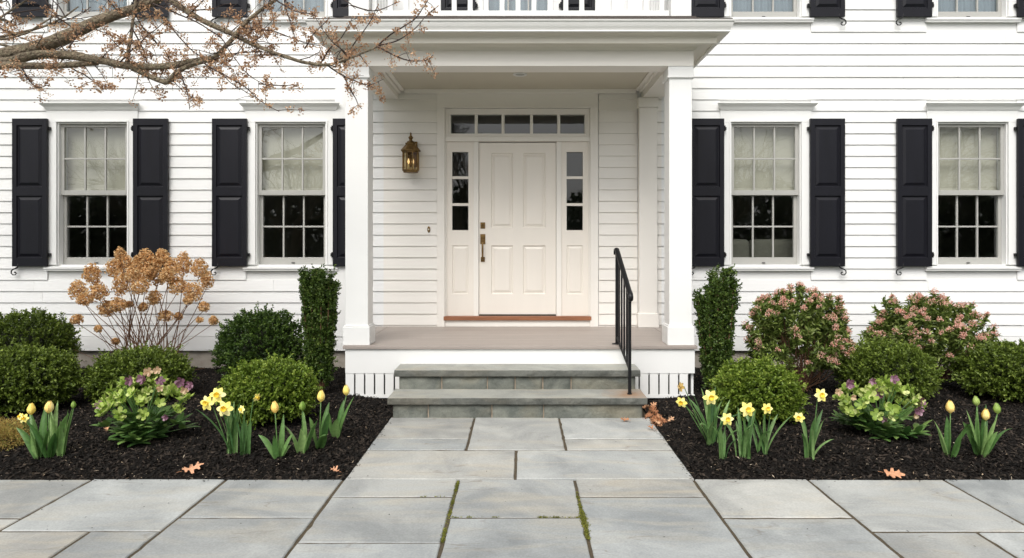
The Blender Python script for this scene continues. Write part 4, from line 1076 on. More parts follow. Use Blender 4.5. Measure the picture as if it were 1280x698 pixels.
def leaf_obj(name, m, parent, args, g):
    V, F, tip = strip(*args[0:0], **args) if isinstance(args, dict) else strip(*args)
    n = len(F); o = np_mesh(name, np.array([tuple(v) for v in V]), np.array(F), m, parent, np.full(n, g.random()), sm=True); return tip

def petal(L_, W_, cup, open_, az, n=6, m_=4, tipw=.15, z0=0):
    """ovoid petal: swept from the base; open_ = how far it leans out"""
    V = []
    for i in range(n + 1):
        t = i / n; r = cup * math.sin(math.pi * ((t ** .8) * .86 + .06)) + open_ * t * t; z = z0 + L_ * t * (1 - .12 * t * open_ * 10)
        w = W_ * math.sin(math.pi * (t * .9 + .06)) ** .6 * (1 if t < .98 else tipw)
        for k in range(m_ + 1):
            s = (k / m_ - .5) * w; a = az + s / max(cup, .008); V.append((r * math.cos(a), r * math.sin(a), z))
    F = [(i * (m_ + 1) + k, i * (m_ + 1) + k + 1, (i + 1) * (m_ + 1) + k + 1, (i + 1) * (m_ + 1) + k) for i in range(n) for k in range(m_)]
    return V, F
def tulip_flower(pos, root, size, m, g, lean=(0, 0)):
    V, F, Rn = [], [], []
    for k in range(6):
        inner = k % 2; v, f = petal(size * (1 if inner else .96), size * .50, size * (.29 if inner else .32), size * .01, k * math.pi / 3 + g.normal(0, .05))
        F += [tuple(i + len(V) for i in q) for q in f]; Rn += [g.random()] * len(f); V += v
    o = np_mesh('flower', np.array(V), np.array(F), m, root, np.array(Rn), sm=True, loc=tuple(pos)); o.rotation_euler = (lean[0], lean[1], g.uniform(0, 1)); return o
def stem_tube(mb, a, b, r0, r1, bend=(0, 0)):
    a, b = Vector(a), Vector(b); m1 = a.lerp(b, .35) + Vector((bend[0], bend[1], 0)); m2 = a.lerp(b, .7) + Vector((bend[0], bend[1], 0)); mb.tube([a, m1, m2, b], [r0, r0 * .95, (r0 + r1) / 2, r1], 7)
def place(px, py, gz=None):
    """point on the bed under a pixel"""
    z = .04
    for _ in range(4):
        d = FPX * (EYE.z - z) / (py - 306); x = (px - 650) / FPX * d; z = mulch_h(x, EYE.y + d)
    return Vector((x, EYE.y + d, z)), d

def tulip(label, px, py, heads, lv, seed, m=None, group='tulips in the front beds', cat='tulip'):
    """heads: (px, py top of bud, size px, material); lv: (azimuth deg, length px, width px, lean, curl)"""
    g = np.random.default_rng(seed); p0, d = place(px, py); k = d / FPX
    root = thing('tulip', label, cat, p0 + Vector((0, 0, -.008)), group=group)
    for (az, ln, w, lean, curl) in lv:
        leaf_obj('leaf', M['tleaf'], root, ((.006 * math.cos(R(az)), .006 * math.sin(R(az)), 0), R(az), ln * k, w * .88 * k, lean * 1.1, curl, g, 9, 'tulip', .42, g.normal(0, .75)), g)
    for (hx, hy_, sz, mm) in heads:
        t = at(hx, hy_ + sz, d + g.uniform(-.02, .02)) - p0 + Vector((0, 0, .008)); mb = MB(); stem_tube(mb, (0, 0, 0), t, .0042, .0036, (t.x * .05, 0)); mb.build('stem', M['tleaf'], root, sm=True)
        tulip_flower(t - Vector((0, 0, .003)), root, sz * k * 1.16, M[mm], g, (g.normal(0, .08), g.normal(0, .08)))
    return root
TP = [(0, 60, 11, .35, .2), (120, 55, 10, .3, .3), (200, 62, 12, .45, .4), (330, 50, 12, .5, .4)]
tulip('yellow tulip leftmost of the left bed, beside the straw groundcover', 49, 572, [(39, 505, 13, 'tyellow')], [(180, 50, 12, .75, .5), (100, 66, 11, .3, .1), (10, 38, 10, .3, .3), (250, 44, 13, .3, .3), (150, 62, 10, .5, .2)], 51)
tulip('peach yellow tulip beside the leftmost one', 62, 571, [(61, 502, 14, 'tpeach')], [(0, 62, 12, .5, .25), (190, 56, 12, .6, .4), (80, 70, 9, .2, .1), (320, 42, 11, .6, .5), (120, 60, 9, .35, .1)], 52)
tulip('slim green tulip shoots between the two left tulips and the hellebore', 76, 570, [(92, 502, 8, 'tgreen')], [(10, 66, 8, .25, .1), (180, 74, 8, .3, .1), (60, 60, 9, .15, .1), (300, 50, 8, .2, .1)], 53)
tulip('closed yellow tulip in front of the left boxwood, between daffodils and tulips', 348, 572, [(344, 503, 13, 'tpeach')], [(185, 40, 12, .8, .5), (0, 36, 12, .6, .4), (80, 55, 10, .25, .2), (260, 34, 11, .3, .3), (20, 22, 9, .9, .5)], 54)
tulip('pale green tulip bud in front of the left boxwood', 378, 566, [(378, 502, 11, 'tgreen')], [(185, 44, 15, .65, .4), (355, 48, 13, .5, .35), (100, 52, 10, .2, .2), (270, 34, 13, .2, .3)], 55)
tulip('yellow tulip with a leaf flopping to the right', 399, 560, [(401, 489, 13, 'tyellow')], [(350, 48, 13, .3, .3), (185, 42, 12, .3, .3), (300, 40, 14, .9, 1.3), (60, 58, 10, .35, .2)], 56)
tulip('yellow tulip nearest the walk in the left bed', 419, 547, [(433, 482, 12, 'tyellow')], [(5, 58, 12, .55, .1), (190, 40, 12, .3, .3), (60, 48, 12, .4, .1), (300, 30, 12, .4, .5)], 57)
tulip('peach tulip, single stem, left one of the right bed', 1187, 570, [(1188, 502, 14, 'tpeach')], [(180, 50, 12, .5, .2), (10, 52, 16, .75, .6), (90, 50, 9, .1, .1), (300, 34, 13, .4, .3)], 58)
tulip('clump of tulips with two green buds and one peach bud', 1226, 574, [(1221, 496, 11, 'tgreen'), (1232, 512, 13, 'tpeach'), (1247, 505, 12, 'tgreen')], [(180, 62, 13, .35, .2), (150, 46, 12, .5, .3), (0, 56, 14, 1.0, .7), (350, 54, 12, .45, .1), (270, 44, 16, .2, .3), (310, 40, 16, .5, .5), (90, 70, 10, .1, .1), (200, 34, 13, .6, .4), (40, 66, 10, .4, .1)], 59)

def daff_flower(pos, root, size, g, face=(0, -1, .1), mats=('dpetal', 'dcup')):
    fr = bpy.data.objects.new('flower', None)
    V, F, Rn = [], [], []; n, m_ = 5, 4
    for k in range(6):
        az = k * math.pi / 3 + g.normal(0, .06); lift = (.12 if k % 2 else .02) + g.normal(0, .06); b = len(V)
        for i in range(n + 1):
            t = i / n; r = size * (.12 + .88 * t); w = size * .62 * math.sin(math.pi * (t * .80 + .14)) ** .8 * (1 if t < .99 else .15)
            for j in range(m_ + 1):
                s = (j / m_ - .5) * w; zz = size * (lift * t - .10 * (t * t) + .10 * abs(j / m_ - .5) * (1 - t) + .05 * math.sin(t * 7 + k))
                V.append((r * math.cos(az) - s * math.sin(az), r * math.sin(az) + s * math.cos(az), zz))
        F += [(b + i * 5 + j, b + i * 5 + j + 1, b + (i + 1) * 5 + j + 1, b + (i + 1) * 5 + j) for i in range(n) for j in range(m_)]; Rn += [g.random()] * (n * m_)
    o = np_mesh('flower', np.array(V), np.array(F), M[mats[0]], root, np.array(Rn), sm=True, loc=tuple(pos))
    o.rotation_euler = Vector(face).to_track_quat('Z', 'Y').to_euler()
    V, F = [], []; ns = 24
    for i, (r, z) in enumerate([(.10, 0), (.20, .02), (.23, .20), (.27, .38), (.35, .48), (.31, .44), (.22, .25), (.16, .05), (.01, .04)]):
        for k in range(ns):
            a = 2 * math.pi * k / ns; q = 1 + (.10 * math.sin(k * math.pi * .75 + .4) if i in (4,) else 0); V.append((size * r * q * math.cos(a), size * r * q * math.sin(a), size * z))
    F = [(i * ns + k, i * ns + (k + 1) % ns, (i + 1) * ns + (k + 1) % ns, (i + 1) * ns + k) for i in range(8) for k in range(ns)]
    np_mesh('trumpet', np.array(V), np.array(F), M[mats[1]], o, np.full(len(F), g.random()), sm=True)
    return o
def daffodil(label, px, py, heads, nl, seed, spread=.3, h=62, extra=()):
    """heads: (px, py, radius px, face vector or 'bud'/'old')"""
    g = np.random.default_rng(seed); p0, d = place(px, py); k = d / FPX
    root = thing('daffodil', label, 'daffodil', p0 + Vector((0, 0, -.008)), group='daffodil clumps in the front beds')
    for i in range(nl):
        az = 2 * math.pi * i / nl + g.normal(0, .5); bx = g.normal(0, 3.0) * k
        leaf_obj('leaf', M['dleaf'], root, ((bx, g.normal(0, 2.0) * k, 0), az, h * k * g.uniform(.72, 1.12), 4.3 * k * g.uniform(.8, 1.15), abs(g.normal(0, spread * 1.15)) + .06, g.uniform(0, .35) if g.random() < .8 else g.uniform(1.2, 2.4), g, 9, 'daff', .25, g.normal(0, .9)), g)
    for (az, ln, w, lean, curl) in extra:
        leaf_obj('leaf', M['dleaf'], root, ((0, 0, 0), R(az), ln * k, w * k, lean, curl, g, 9, 'daff', .25, 0), g)
    for (hx, hy_, r, face) in heads:
        c = at(hx, hy_, d - .04 + g.uniform(-.02, .02)) - p0 + Vector((0, 0, .008)); mb = MB()
        if face == 'bud': fv = Vector((g.uniform(-.4, .4), -.3, .7))
        elif face == 'old': fv = Vector((-.7, -.35, .1))
        else: fv = Vector(face)
        fv.normalize(); nb = c - fv * r * k * .55
        s = Vector((g.normal(0, 2) * k, 0, 0)); top = nb + Vector((-fv.x * .5, -fv.y, 0)).normalized() * .012 + Vector((0, 0, .004)) if face != 'bud' else nb
        mb.tube([s, s.lerp(top, .4) + Vector((0, .004, 0)), s.lerp(top, .85), top, nb, c - fv * .004], [.004, .0038, .0034, .003, .0035, .005], 7); mb.build('stem', M['dleaf'], root, sm=True)
        if face == 'bud': tulip_flower(nb, root, r * k * 1.6, M['tyellow'], g, (0, 0))
        else: daff_flower(c, root, r * k, g, fv, ('witherd', 'witherd') if face == 'old' else ('dpetal', 'dcup'))
daffodil('clump of three open daffodils in the left bed beside the hellebore', 290, 567, [(272, 495, 0, 0)][:0] + [(259, 504, 10, (-.2, -1, .1)), (272, 494, 10, (.1, -1, .25)), (281, 511, 10.5, (.05, -1, .15))], 13, 61, .28, 60, [(185, 74, 4.5, .95, .2)])
daffodil('daffodil clump with a nodding bloom and a small one, left of the single tulip', 306, 568, [(302, 512, 5.5, (-.3, -.8, .2)), (321, 497, 6, (.9, -.4, -.3))], 9, 62, .25, 58)
daffodil('daffodil clump nearest the porch steps with a fading bloom above it', 888, 556, [(852, 503, 7.5, (-.5, -.85, -.1)), (851, 484, 6.5, 'old'), (888, 497, 10, (0, -1, .1))], 15, 63, .36, 66, [(178, 74, 5, .75, .2), (172, 66, 5, .9, .1)])
daffodil('low daffodil with one bloom in front of the right boxwood', 906, 573, [(909, 524, 8.5, (0, -1, .1))], 7, 64, .28, 48)
daffodil('daffodil clump with one bloom at the middle of the right boxwood', 929, 573, [(934, 512, 10, (.05, -1, .15))], 12, 65, .27, 66)
daffodil('daffodil clump with one smaller bloom right of the middle one', 956, 568, [(959, 511, 7.5, (.1, -1, .2))], 9, 66, .32, 56, [(5, 62, 4, .95, .1)])
daffodil('daffodil clump standing apart with two blooms and a flopped leaf', 1014, 573, [(1026, 494, 9, (.1, -1, .2)), (999, 522, 7, (-.5, -.8, .1))], 10, 67, .33, 60, [(355, 40, 5.5, 1.1, .6)])

# ------------------------------------------------------------------ hellebores
def cup(V, F, Rn, c, nrm, r, g, depth=.45, val=None):
    n = Vector(nrm).normalized(); u = n.orthogonal().normalized(); w = n.cross(u); b0 = g.uniform(0, 6)
    for k in range(5):
        a = b0 + k * 2 * math.pi / 5; b = len(V); q = val if val is not None else g.random()
        for t, ww in ((.05, .10), (.45, .62), (.8, .72), (1.0, .3)):
            for s in (-.5, 0, .5):
                rr = r * t; zz = r * depth * t * t + abs(s) * r * .08
                off = (u * math.cos(a) + w * math.sin(a)) * rr + (-u * math.sin(a) + w * math.cos(a)) * (s * ww * r) + n * (zz - r * .2)
                V.append(tuple(Vector(c) + off))
        for i in range(3):
            for j in range(2): F.append((b + i * 3 + j, b + i * 3 + j + 1, b + (i + 1) * 3 + j + 1, b + (i + 1) * 3 + j)); Rn.append(q)
def hellebore(label, px, py, a, H, seed, purple, blush):
    g = np.random.default_rng(seed); p0, d = place(px, py); k = d / FPX
    root = thing('hellebore', label, 'hellebore', p0, group='lime green hellebores in the front beds')
    V, F, Rn = [], [], []; mb = MB()
    for i in range(40):                                         # divided basal leaves
        az = g.uniform(0, 6.28); lean = g.uniform(.5, 1.42); ln = g.uniform(.10, .27) * H / .45
        e = Vector((math.cos(az) * math.sin(lean), math.sin(az) * math.sin(lean), math.cos(lean) * .9)) * ln
        mb.tube([Vector((g.normal(0, .02), g.normal(0, .02), 0)), e * .6 + Vector((0, 0, .01)), e], [.004, .003, .0025], 5, False)
        for j in range(6):
            a2 = az + (j - 2.5) * .62; v, f, _ = strip(e, a2, g.uniform(.09, .15), .048, g.uniform(1.0, 1.9), .6, g, 5, 'lobe', .18)
            F += [tuple(q + len(V) for q in ff) for ff in f]; Rn += [g.random() * .9] * len(f); V += [tuple(q) for q in v]
    np_mesh('leaves', np.array(V), np.array(F), M['hleaf'], root, np.array(Rn), sm=True)
    V, F, Rn = [], [], []
    for i in range(72):                                         # flowering heads of lime bracts
        az = g.uniform(0, 6.28); q = math.sqrt(g.random()); zz_ = g.uniform(-.1, 1); q = math.sqrt(1 - zz_ * zz_) * g.uniform(.75, 1.05); e = Vector((math.cos(az) * q * a * .95, math.sin(az) * q * a * .8, H * (.50 + .44 * zz_ * g.uniform(.8, 1.1))))
        if i < 34: mb.tube([Vector((g.normal(0, .02), g.normal(0, .02), 0)), Vector((e.x * .45, e.y * .45, e.z * .55)), e], [.0055, .0045, .003], 5, False)
        cup(V, F, Rn, e, (e.x * 1.2 / a + g.normal(0, .45), e.y * 1.2 / a - .15 + g.normal(0, .3), .55 + g.normal(0, .3)), g.uniform(.028, .048), g, g.uniform(.3, .8))
        for j in range(3):
            v, f, _ = strip(e - Vector((0, 0, .02)), g.uniform(0, 6.28), g.uniform(.045, .075), .026, g.uniform(.7, 1.4), .5, g, 5, 'lobe', .2)
            F += [tuple(qq + len(V) for qq in ff) for ff in f]; Rn += [g.random() * .55] * len(f); V += [tuple(qq) for qq in v]
    np_mesh('bracts', np.array(V), np.array(F), M['hbract'], root, np.array(Rn), sm=True); mb.build('stems', M['tleaf'], root)
    for lst, mm in ((purple, 'hpurple'), (blush, 'hcream')):
        for (fx, fy, r) in lst:
            c = at(fx, fy, d - a * .45) - p0; V, F, Rn = [], [], []
            cup(V, F, Rn, (0, 0, 0), (g.normal(0, .4), -1, .1), r * k * .8, g, .7); cup(V, F, Rn, (0, -.008, .004), (g.normal(0, .5), -.8, -.3), r * k * .6, g, 1.0)
            np_mesh('flower', np.array(V), np.array(F), M[mm], root, np.array(Rn), sm=True, loc=tuple(c))
hellebore('hellebore with lime bracts and purple blooms in the left bed', 180, 551, .34, .50, 71, [(126, 507, 8), (226, 478, 8), (238, 482, 7), (163, 476, 8), (178, 474, 8), (200, 476, 7), (207, 522, 5)], [(185, 465, 7), (197, 463, 6), (200, 486, 5), (231, 488, 6)])
hellebore('hellebore with lime bracts and pink blooms in the right bed', 1100, 546, .34, .46, 72, [(1061, 480, 8), (1090, 477, 6), (1098, 492, 8), (1117, 474, 7), (1150, 503, 8), (1148, 514, 7), (1104, 525, 6)], [(1048, 490, 6), (1066, 497, 5), (1144, 520, 5)])

# straw-coloured groundcover tuft and small yellow flower at the left edge
p0, d = place(2, 556); g = np.random.default_rng(80)
sd = thing('groundcover_tuft', 'straw coloured mossy groundcover tuft at the left edge of the bed', 'plant', p0)
n = 5200; D = unit(g.normal(size=(n, 3))); D[:, 2] = np.abs(D[:, 2]); P = D * np.array([.22, .18, .18]) * g.uniform(.5, 1, (n, 1)) * (1 + .2 * noise_r(D, 4, 3))[:, None]
V, F = leaves(P, unit(D + g.normal(0, .6, (n, 3))), g.uniform(.014, .035, n), .004, g)
np_mesh('foliage', V, F, M['sedum'], sd, np.repeat(g.random(n), 2))
daffodil('small low yellow bloom between the straw groundcover and the leftmost tulip', 27, 552, [(25, 521, 5, (-.3, -.9, .4)), (30, 523, 6, (.2, -.9, .3))], 4, 81, .5, 28)

# ------------------------------------------------------------------ fallen leaves
OAK = [(0, 0), (.06, .02), (.10, .10), (.22, .12), (.20, .20), (.10, .24), (.12, .32), (.28, .40), (.36, .38), (.34, .50), (.20, .50), (.13, .54), (.16, .62), (.28, .74), (.24, .80), (.12, .76), (.08, .84), (.06, .96), (0, 1.0)]
def oak_leaf(label, x, y, size, rz, m, seed, group, z=None, tilt=(0, 0), curl=.12):
    g = random.Random(seed); pts = OAK + [(-a * g.uniform(.8, 1.15), b) for a, b in OAK[-2:0:-1]]
    V = [(0, .5, 0)]; 
    for a, b in pts: V.append((a, b, 0))
    def zf(a, b): return curl * (a * a * 3 + (b - .5) ** 2 * .9) + .05 * math.sin(b * 9 + seed) + .06 * math.sin(a * 12 + seed)
    spine = [(0, t) for t in (.1, .3, .5, .7, .9)]
    V = [(a * size, b * size, zf(a, b) * size) for a, b in pts] + [(0, t * size, (zf(0, t) - .03) * size) for _, t in spine]
    n = len(pts); F = []
    for i in range(n):
        j = (i + 1) % n; tm = (pts[i][1] + pts[j][1]) / 2; k = min(range(5), key=lambda q: abs(spine[q][1] - tm)); F.append((i, j, n + k))
        k2 = min(range(5), key=lambda q: abs(spine[q][1] - (pts[(j + 1) % n][1] + pts[j][1]) / 2))
        if k2 != k: F.append((j, n + k2, n + k))
    o = np_mesh('oak_leaf', np.array(V), np.array(F), m, None, np.full(len(F), g.random()))
    zz = mulch_h(x, y) + .012 if (abs(x) > BX and y > BEDY) else .004
    o.location = (x, y, zz if z is None else z); o.rotation_euler = (Matrix.Rotation(tilt[0], 3, 'X') @ Matrix.Rotation(tilt[1], 3, 'Y') @ Matrix.Rotation(rz, 3, 'Z')).to_euler(); tag(o, label, 'leaf', group)
    st = MB(); st.tube([(0, 0, 0), (.01 * size, -.12 * size, .03 * size), (-.01 * size, -.25 * size, .01 * size)], .0014, 4); s_ = st.build('leaf_stalk', M['rusty'], o)
    return o
p, d = place(238, 597); oak_leaf('pale tan oak leaf lying on the mulch at the front of the left bed', p.x - .07, p.y + .03, .135, R(-60), M['oak'], 1, 'single oak leaves at the bed fronts', p.z + .03, (.5, .1), .25)
p, d = place(1107, 599); oak_leaf('orange oak leaf at the paving edge of the right bed', p.x - .02, p.y - .01, .125, R(-108), M['oak'], 2, 'single oak leaves at the bed fronts', .035, (.5, -.1), .3)
p, d = place(424, 592); oak_leaf('small curled leaf where the left bed meets the walk', p.x, p.y, .07, R(70), M['oak'], 3, None, p.z + .012, (.4, .1), .5)
p, d = place(133, 541); oak_leaf('small brown leaf beside the left hellebore', p.x, p.y, .06, R(20), M['rusty'], 4, None, p.z + .01, (.5, .1), .5)
g_ = random.Random(5); pile = 'rusty leaves drifted into the corner beside the steps'
for i in range(56):
    t = g_.random(); px_ = 808 + g_.gauss(0, 7) + t * 12; py_ = 512 + t * 20 + g_.gauss(0, 3)
    p, d = place(px_, max(py_, 506))
    if p.x < 1.11: p.x = 1.12 + g_.random() * .08
    zz = mulch_h(p.x, p.y) + .006 + g_.random() * .035
    oak_leaf('rusty brown leaf in the drift beside the steps', p.x, p.y, g_.uniform(.05, .08), g_.uniform(0, 6.3), M['rusty'], 100 + i, pile, zz, (g_.gauss(0, .6), g_.gauss(0, .6)), .6)
for (a, b, lab) in ((786, 529, 'rusty leaf lying flat on the walk at the foot of the steps'), (819, 541, 'rusty leaf at the edge of the walk just below the drift'), (832, 527, 'rusty leaf on the mulch right of the drift')):
    p, d = place(a, b); oak_leaf(lab, p.x, p.y, .075, g_.uniform(0, 6), M['rusty'], int(a), None, .012 if p.x < BX else None, (.25, .1), .6)

# moss in the joints and dark specks on the slabs
g = np.random.default_rng(90); P = []
def mossline(x0, y0, x1, y1, n, s):
    for i in range(n):
        t = g.random(); c = mnoise.noise(Vector((t * 7, x0 * 9, y0)))
        if c < .04 and g.random() < .9: continue
        P.append((x0 + (x1 - x0) * t + g.normal(0, s), y0 + (y1 - y0) * t + g.normal(0, s), abs(g.normal(0, .003)) - .002))
mossline(-.395, -3.66, -.395, -4.55, 1700, .0045); mossline(.345, -3.85, .35, -4.50, 1900, .005); mossline(.10, -4.225, .34, -4.225, 420, .003); mossline(-.38, -4.225, -.1, -4.225, 160, .003); mossline(-.6, -3.925, -.45, -3.925, 60, .004)
mossline(.35, -4.15, .352, -4.42, 1300, .010)
P = np.array(P); V, F = leaves(P, unit(g.normal(size=P.shape) + np.array([0, 0, .8])), .008, .005, g)
tag(np_mesh('moss', V, F, M['moss'], rnd=np.repeat(g.random(len(P)), 2)), 'yellow green moss growing in the joints of the paving', 'moss', kind='stuff')
P = np.stack([g.uniform(-3, 3, 80), g.uniform(-4.8, -2.2, 80), np.full(80, .004)], 1); P = P[(np.abs(P[:, 0]) < BX) | (P[:, 1] < BEDY)]
a = g.uniform(0, 6.28, len(P)); V, F = leaves(P, np.stack([np.cos(a), np.sin(a), a * 0], 1), g.uniform(.006, .016, len(P)), .007, g, .1, 9)
tag(np_mesh('debris', V, F, M['chip'], rnd=np.repeat(g.random(len(P)), 2)), 'dark specks of bark scattered on the paving', 'debris', kind='stuff')
# ------------------------------------------------------------------ tree whose boughs reach in from the left
T0 = Vector((-5.05, -3.0, -.02)); g = np.random.default_rng(120)
tree = thing('flowering_tree', 'tree reaching in from the left with lichened boughs and tan buds', 'tree', T0)
bark = MB(); twg = MB(); BUD = []
def cat(pts, n=4):
    """smooth the polyline"""
    out = []; P = [Vector(p) for p in pts]
    for i in range(len(P) - 1):
        a, b, c, d = P[max(i - 1, 0)], P[i], P[i + 1], P[min(i + 2, len(P) - 1)]
        for k in range(n):
            t = k / n; out.append(.5 * ((2 * b) + (c - a) * t + (2 * a - 5 * b + 4 * c - d) * t * t + (3 * b - a - 3 * c + d) * t ** 3))
    out.append(P[-1]); return out
def bough(pp, r0, r1, d0=5.0, d1=None, start=None, mesh=None, wob=.006, sides=12, buds=0):
    d1 = d0 if d1 is None else d1; n = len(pp)
    P = [at(a, b, d0 + (d1 - d0) * i / (n - 1)) - T0 for i, (a, b) in enumerate(pp)]
    if start is not None: P = [Vector(s) for s in start] + P
    C = cat(P, 5); m_ = len(C); rad = []
    for i, c in enumerate(C):
        t = i / (m_ - 1); r = r0 + (r1 - r0) * t; rad.append(r * (1 + .10 * mnoise.noise(c * 9) + .07 * mnoise.noise(c * 25)))
        C[i] = c + Vector((mnoise.noise(c * 7), mnoise.noise(c * 7 + Vector((9, 0, 0))), mnoise.noise(c * 7 + Vector((0, 9, 0))))) * wob
    (mesh or bark).tube(C, rad, sides); return C
crotch = Vector((0, 0, 2.55))
A_ = bough([(-40, 82), (-12, 73), (34, 63), (69, 52), (103, 36), (137, 21), (165, 12), (192, 2), (222, -12), (270, -30), (330, -70)], .070, .020, 5.0, 5.3, [crotch, crotch + Vector((.45, 0, .25))])
B_ = bough([(-25, 80), (10, 78), (45, 69), (86, 69), (127, 76), (165, 83), (206, 83), (240, 77), (268, 73)], .042, .019, 4.95, 4.9, [crotch + Vector((.3, -.02, .12))])
C_ = bough([(-15, 84), (20, 82), (60, 83), (100, 80), (122, 78)], .030, .020, 4.85, 4.95, [crotch + Vector((.4, -.04, .15))])
D_ = bough([(165, 86), (175, 90), (192, 98), (207, 103), (212, 99), (223, 89), (241, 81), (262, 75)], .020, .016, 4.92, 4.9)
E_ = bough([(200, -12), (213, 0), (241, 19), (268, 33), (292, 43), (316, 55), (344, 67), (378, 77), (406, 81), (430, 76), (472, 58)], .027, .006, 5.2, 4.7)
E0 = bough([(165, 12), (180, 2), (200, -12)], .02, .027, 5.18, 5.2)
F_ = bough([(268, 73), (289, 51), (303, 33), (325, 14), (345, 0), (380, -25)], .018, .010, 4.9, 5.1)
G_ = bough([(159, 78), (161, 60), (165, 38), (168, 12), (172, -15)], .014, .009, 4.98, 5.05)
for lc in ([(472, 58), (492, 40), (516, 26), (531, 7), (540, -12)], [(472, 58), (496, 51), (516, 40), (530, 24), (550, 7)], [(472, 58), (494, 69), (512, 77), (532, 76), (542, 69)], [(408, 80), (430, 96), (446, 103), (460, 106), (480, 100)], [(430, 96), (440, 118), (453, 137)],
           [(254, 78), (270, 88), (292, 100), (316, 117), (332, 130), (348, 140)], [(225, 88), (231, 104), (236, 120), (238, 137)], [(27, 82), (35, 98), (46, 110), (58, 107)], [(88, 84), (108, 96), (122, 105), (137, 110)], [(-5, 30), (10, 40), (26, 48), (41, 54)], [(-5, -5), (4, 18), (9, 38)],
           [(180, 8), (210, 28), (232, 55), (262, 78), (290, 105), (322, 122)], [(192, 6), (230, 20), (268, 42), (292, 70), (312, 95), (340, 110)], [(268, 73), (300, 66), (330, 65), (352, 74)], [(303, 35), (340, 40), (370, 50), (400, 58)], [(430, 77), (444, 55), (460, 30), (472, 8)], [(400, 80), (412, 62), (428, 45), (440, 22)], [(185, -5), (215, 5), (236, 20)], [(345, 0), (372, 14), (400, 16)], [(440, 8), (465, 14), (500, 2)], [(420, -5), (437, 5), (445, 12)], [(86, 60), (100, 40), (113, 30)], [(150, 78), (168, 60), (190, 40), (205, 28)], [(165, 35), (178, 60), (185, 80)], [(196, 55), (180, 35), (168, 15)], [(325, 105), (350, 108), (372, 106)],
           [(130, -5), (145, 12), (163, 22)], [(355, -5), (362, 30), (372, 52)], [(380, 60), (392, 44), (412, 22)], [(70, 20), (90, 34), (100, 50)], [(232, 22), (250, 5), (262, -10)]):
    c = bough(lc, .0065, .0022, 4.95 + g.uniform(-.25, .25), 4.85 + g.uniform(-.25, .25), mesh=twg, wob=.012, sides=5)
    for p in c[::3]: BUD.append(p)
    for i in range(2, len(c) - 1, 2):                                   # side twigs carrying buds
        if g.random() < .7:
            d = Vector(unit(g.normal(size=3))); l = g.uniform(.04, .16); e = c[i] + d * l + Vector((0, 0, g.normal(0, .02)))
            twg.tube([c[i], c[i].lerp(e, .5) + Vector((0, 0, .008)), e], [.0024, .0018, .0012], 4, False); BUD += [e, c[i].lerp(e, .6)]
def twigs(C, n, l0, l1, fr=(0, 1), up=.0):
    for _ in range(n):
        i = int((fr[0] + (fr[1] - fr[0]) * g.random()) * (len(C) - 2)); p = C[i]; d = Vector(unit(g.normal(size=3) * np.array([1, .8, 1]) + np.array([.35, 0, up]))); l = g.uniform(l0, l1)
        q = [p]; 
        for k in range(4): d = (d + Vector(g.normal(0, .22, 3)) + Vector((0, 0, .03))).normalized(); q.append(q[-1] + d * l / 4)
        twg.tube(q, [.0045, .0036, .0028, .002, .0014], 5, False); BUD.append(q[-1]); BUD.append(q[-2])
        for k in range(1, 5):
            for _2 in range(2):
                if g.random() < .6:
                    dd = Vector(unit(g.normal(size=3))) * g.uniform(.03, .10); twg.tube([q[k], q[k] + dd * .5 + Vector((0, 0, .006)), q[k] + dd], [.002, .0015, .001], 4, False); BUD.append(q[k] + dd)
twigs(A_, 9, .2, .40, (.2, 1)); twigs(B_, 13, .12, .36, (.35, 1), -.1); twigs(C_, 6, .1, .25, (.4, 1), -.6); twigs(E_, 26, .12, .42, (.05, 1), .1); twigs(F_, 18, .12, .40, (.1, 1), .2); twigs(G_, 12, .1, .28); twigs(D_, 8, .1, .25, (0, 1), -.5)
# the rest of the tree, out of the picture
Tr = [Vector((0, 0, -.1)), Vector((.02, .0, .5)), Vector((-.03, .02, 1.4)), Vector((.0, 0, 2.3)), Vector((0, .02, 2.7)), Vector((-.2, .1, 3.6)), Vector((-.3, .1, 4.6)), Vector((-.5, 0, 5.6))]
trunk = MB(); tc_ = cat(Tr, 4); trunk.tube(tc_, [(.20 - .155 * (i / (len(tc_) - 1)) + (.10 if i == 0 else .03 if i < 3 else 0)) * (1 + .08 * mnoise.noise(p * 5)) for i, p in enumerate(tc_)], 14)
trunk.build('trunk', M['bark'], tree, sm=True)
def limb(p, d, l, r, dep):
    q = [p]; 
    for k in range(4): d = (d + Vector(g.normal(0, .16, 3)) + Vector((0, 0, .05))).normalized(); q.append(q[-1] + d * l / 4)
    (bark if dep > 1 else twg).tube(q, [r * (1 - .14 * k) for k in range(5)], 8 if dep > 1 else 4, False)
    if dep == 0: BUD.extend(q[2:]); return
    for k in range(3 if dep > 1 else 3):
        i = int(g.integers(2, 5)); dd = (d + Vector(unit(g.normal(size=3))) * .75).normalized(); limb(q[i], dd, l * g.uniform(.55, .75), r * .5, dep - 1)
for k in range(7):
    a = 1.9 + k * .62; limb(tc_[14 + k * 2], Vector((math.cos(a), math.sin(a) , .75)).normalized() if math.cos(a) < .3 else Vector((-.6, math.sin(a), .9)).normalized(), 1.3, .05, 4)
bark.build('boughs', M['bark'], tree, sm=True); twg.build('twigs', M['twig'], tree)
